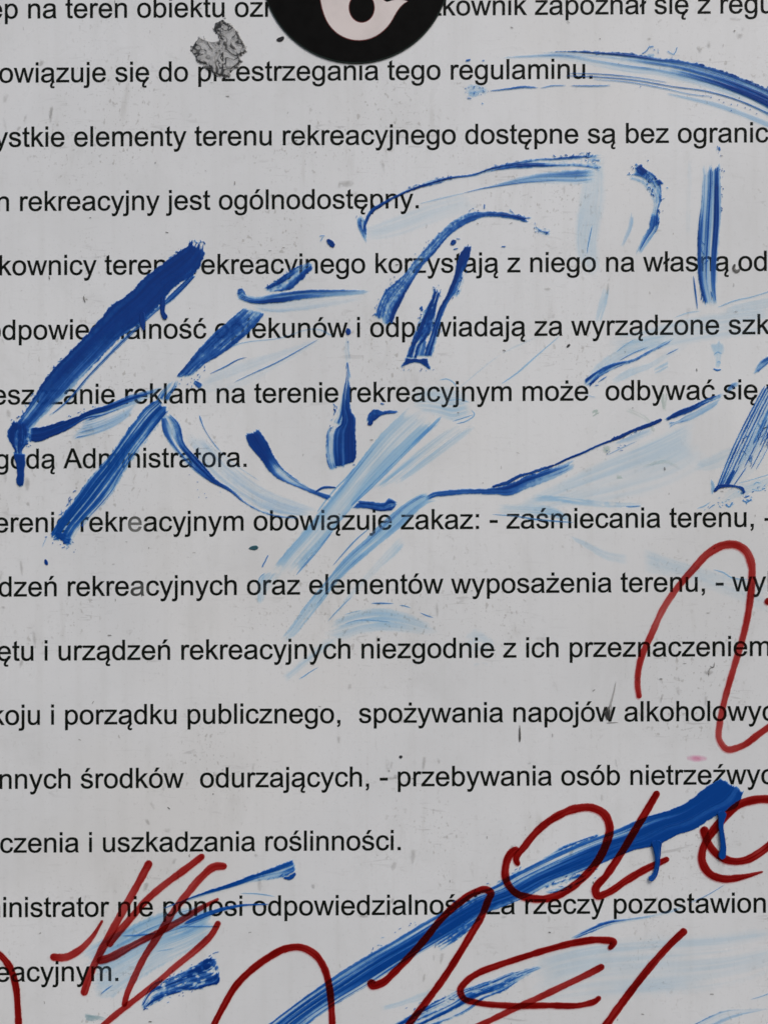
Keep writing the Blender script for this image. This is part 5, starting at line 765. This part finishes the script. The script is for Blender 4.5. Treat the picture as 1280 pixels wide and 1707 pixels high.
film('blue_paint_stroke', [ribbon([(380, 785, 400, 795), (460, 745, 480, 765), (560, 705, 590, 725), (660, 690, 680, 710), (780, 670, 790, 690), (930, 625, 935, 640)], [[.2, .15], [.4, .5], [.9, .5], [.35, .2], [.2, .1], [.08, .05]], Z8, A=.45, Bm=.2, Wd=.05, fv=3, fu=70, rs=5, re=12, esoft=8), line([(930, 625), (1000, 595), (1085, 545)], [1, 1.8, 1], .5, Z8, False)], M['blue'], 'frayed blue streak under the word pozostawione', KB, GB)
film('blue_paint_stroke', [ribbon([(935, 1168, 1040, 1180), (1085, 1102, 1135, 1135), (1180, 1098, 1225, 1110), (1290, 1090, 1300, 1098)], [[.9, .2, .3, .5], [.6, .15, .2, .3], [.4, .15, .1, .1], [.2, .1, .1, .1]], Z8, A=.3, Wd=.1, fv=3, fu=90, rs=0, re=10), line([(1200, 1055), (1250, 1040), (1300, 1020)], [1, 2, 2], .3, Z8, False), ribbon([(880, 1200, 900, 1215), (935, 1170, 950, 1180)], [[.8, .8]], Z8, A=.3, rs=0, re=1)], M['blue_bright'], 'pale blue wedge with a dark edge near the lower corner, past the red slash', KB, GB)

# ------------------------------------------------------------------ red marker
RC = 'red marker stroke'
def red(label, *ribs): return film('red_marker_stroke', list(ribs), M['red'], label, RC, GR, thick=.00002, lift=.00012)
scr = empty('red_scribble', 220, 1550)
tag(scr, 'scribble of six crossing red marker strokes over the words nie ponosi', 'red scribble', GR)
for p, w in (([(533, 122), (492, 200), (442, 290), (392, 380), (332, 490), (280, 590), (240, 690), (222, 748)], 15), ([(782, 95), (700, 158), (600, 232), (510, 310), (450, 380), (390, 450), (335, 520)], 13.5),
             ([(888, 148), (830, 150), (770, 198), (700, 280), (640, 358), (570, 470), (510, 560), (460, 660), (422, 750), (410, 800)], [14, 15, 15, 14, 14, 14, 13, 13, 12, 10]), ([(312, 398), (262, 478), (200, 540), (140, 570), (68, 568)], [5, 9, 14, 15, 15]),
             ([(850, 298), (770, 340), (680, 395), (590, 445), (500, 490), (420, 532), (350, 570), (285, 590)], [5, 10, 13, 13, 13, 14, 16, 16]), ([(852, 402), (820, 460), (750, 530), (650, 612), (560, 690), (470, 760), (390, 822), (320, 880), (250, 940)], [11, 13, 13, 12, 12, 12, 12, 12, 12])):
    film('marker_stroke', [line(p, np.asarray(w, float) * .93 if not np.isscalar(w) else w * .93, .74, ZS, worn=[.0, .2, .45, .1, .3, .1])], M['red'], parent=scr, thick=.00002, lift=.00012)
red('tall red arch looping over the words terenu and przeznaczeniem', line([(1065, 1164), (1062, 1140), (1067, 1100), (1086, 1055), (1106, 1012), (1130, 977), (1155, 948), (1181, 921), (1207, 908), (1226, 908), (1241, 917), (1251, 938), (1252, 970), (1248, 1010), (1238, 1059), (1229, 1090), (1217, 1130), (1206, 1170), (1199, 1205), (1198, 1232), (1210, 1248), (1235, 1243), (1265, 1222), (1310, 1190)],
    [10, 11, 11.5, 12, 12, 12, 13, 14, 15, 15, 15, 14, 13, 12.5, 12, 12, 11.5, 11, 11, 11, 12, 12, 12, 12], .70, worn=[.1, .1, .7, .3, 0, 0, .1, .4, .2, .4, .1, .4]))
red('red stub cut off by the frame beside the word wykorzystywania', line([(1273, 1003), (1290, 1000), (1320, 985)], 13, 1.0))
red('red letter O, an open oval crossed by the thick blue slash', line([(172, 460), (160, 435), (200, 370), (270, 290), (350, 235), (430, 205), (500, 203), (552, 232), (575, 290), (560, 360), (520, 440), (460, 510), (400, 560), (310, 603), (220, 603), (150, 575), (118, 530), (114, 460), (140, 400), (170, 380)], [9, 11, 13, 14, 14.5, 15, 15.5, 15.5, 15, 14.5, 14.5, 14, 14, 14, 14, 14, 14, 14, 13, 10], 1.0, Z8))
red('red angular letter like an L leaning on the thick blue slash', line([(790, 128), (742, 210), (682, 310), (622, 410), (562, 500), (512, 572), (520, 593), (560, 582), (650, 524), (740, 472), (838, 427)], [13, 14, 13.5, 13.5, 13.5, 14, 14, 14, 14, 13.5, 10], 1.05, Z8))
red('red letter e beside the blob end of the thick blue slash', line([(990, 285), (1008, 350), (1050, 408), (1110, 438), (1180, 434), (1240, 402), (1310, 345)], [16, 14, 14, 14, 14, 14, 14], 1.0, Z8), line([(1320, 165), (1225, 166), (1150, 188), (1085, 245), (1030, 310), (990, 380), (985, 440), (1015, 492), (1080, 518), (1150, 512), (1255, 486)], [14, 15, 15, 15, 15, 14, 14, 14, 14, 11, 3], 1.0, Z8))
red('red hooked stroke like a tall 1 crossing the thick blue slash', line([(605, 745), (612, 775), (660, 764), (720, 712), (800, 630), (880, 540), (960, 440), (1050, 358), (1130, 305), (1190, 290), (1212, 305), (1198, 345), (1168, 420), (1110, 520), (1050, 620), (980, 730), (900, 840), (830, 930), (770, 1010)], [17, 16, 14, 13, 13, 13, 13, 13, 13, 13, 13, 13, 13, 13, 13, 13, 13, 13, 13], 1.05, Z7))
red('red open loop like a flat letter C under the word rzeczy', line([(1014, 1582), (1022, 1570), (1002, 1566), (961, 1570), (912, 1582), (867, 1596), (825, 1610), (797, 1621), (778, 1634), (767, 1650), (772, 1663), (794, 1670), (840, 1675), (912, 1675), (975, 1673), (993, 1667), (1000, 1660)], [9, 13, 13, 13, 12, 12, 12, 12, 12, 12, 12, 11, 11, 11, 11, 11, 10], 1.05))
red('straight brighter red bar cutting through the open red loop', line([(550, 903), (480, 940), (380, 988), (250, 1050), (120, 1110), (0, 1168), (-80, 1205)], [12, 12, 12, 12, 11, 11, 11], .85, Z8, worn=[0, .2, .3, .2, .3]))
red('lone straight red slash at the foot of the board', line([(914, 742), (850, 802), (760, 902), (680, 1002), (600, 1110), (540, 1195)], [14, 13.5, 13.5, 14, 14.5, 14.5], 1.08, Z8))
red('red arch like a letter n at the lower frame', line([(350, 1725), (358, 1706), (373, 1677), (394, 1642), (423, 1613), (448, 1595), (475, 1581), (500, 1578), (524, 1589), (541, 1613), (549, 1643), (553, 1682), (555, 1725)], [12, 12, 12, 12.5, 13, 13, 13.5, 14, 14, 13.5, 13, 12.5, 12], 1.08))
red('red curved end cut by the frame beside the word rekreacyjnym', line([(-30, 1578), (0, 1590), (17, 1610), (27, 1640), (31, 1680), (33, 1725)], 12.5, 1.05))
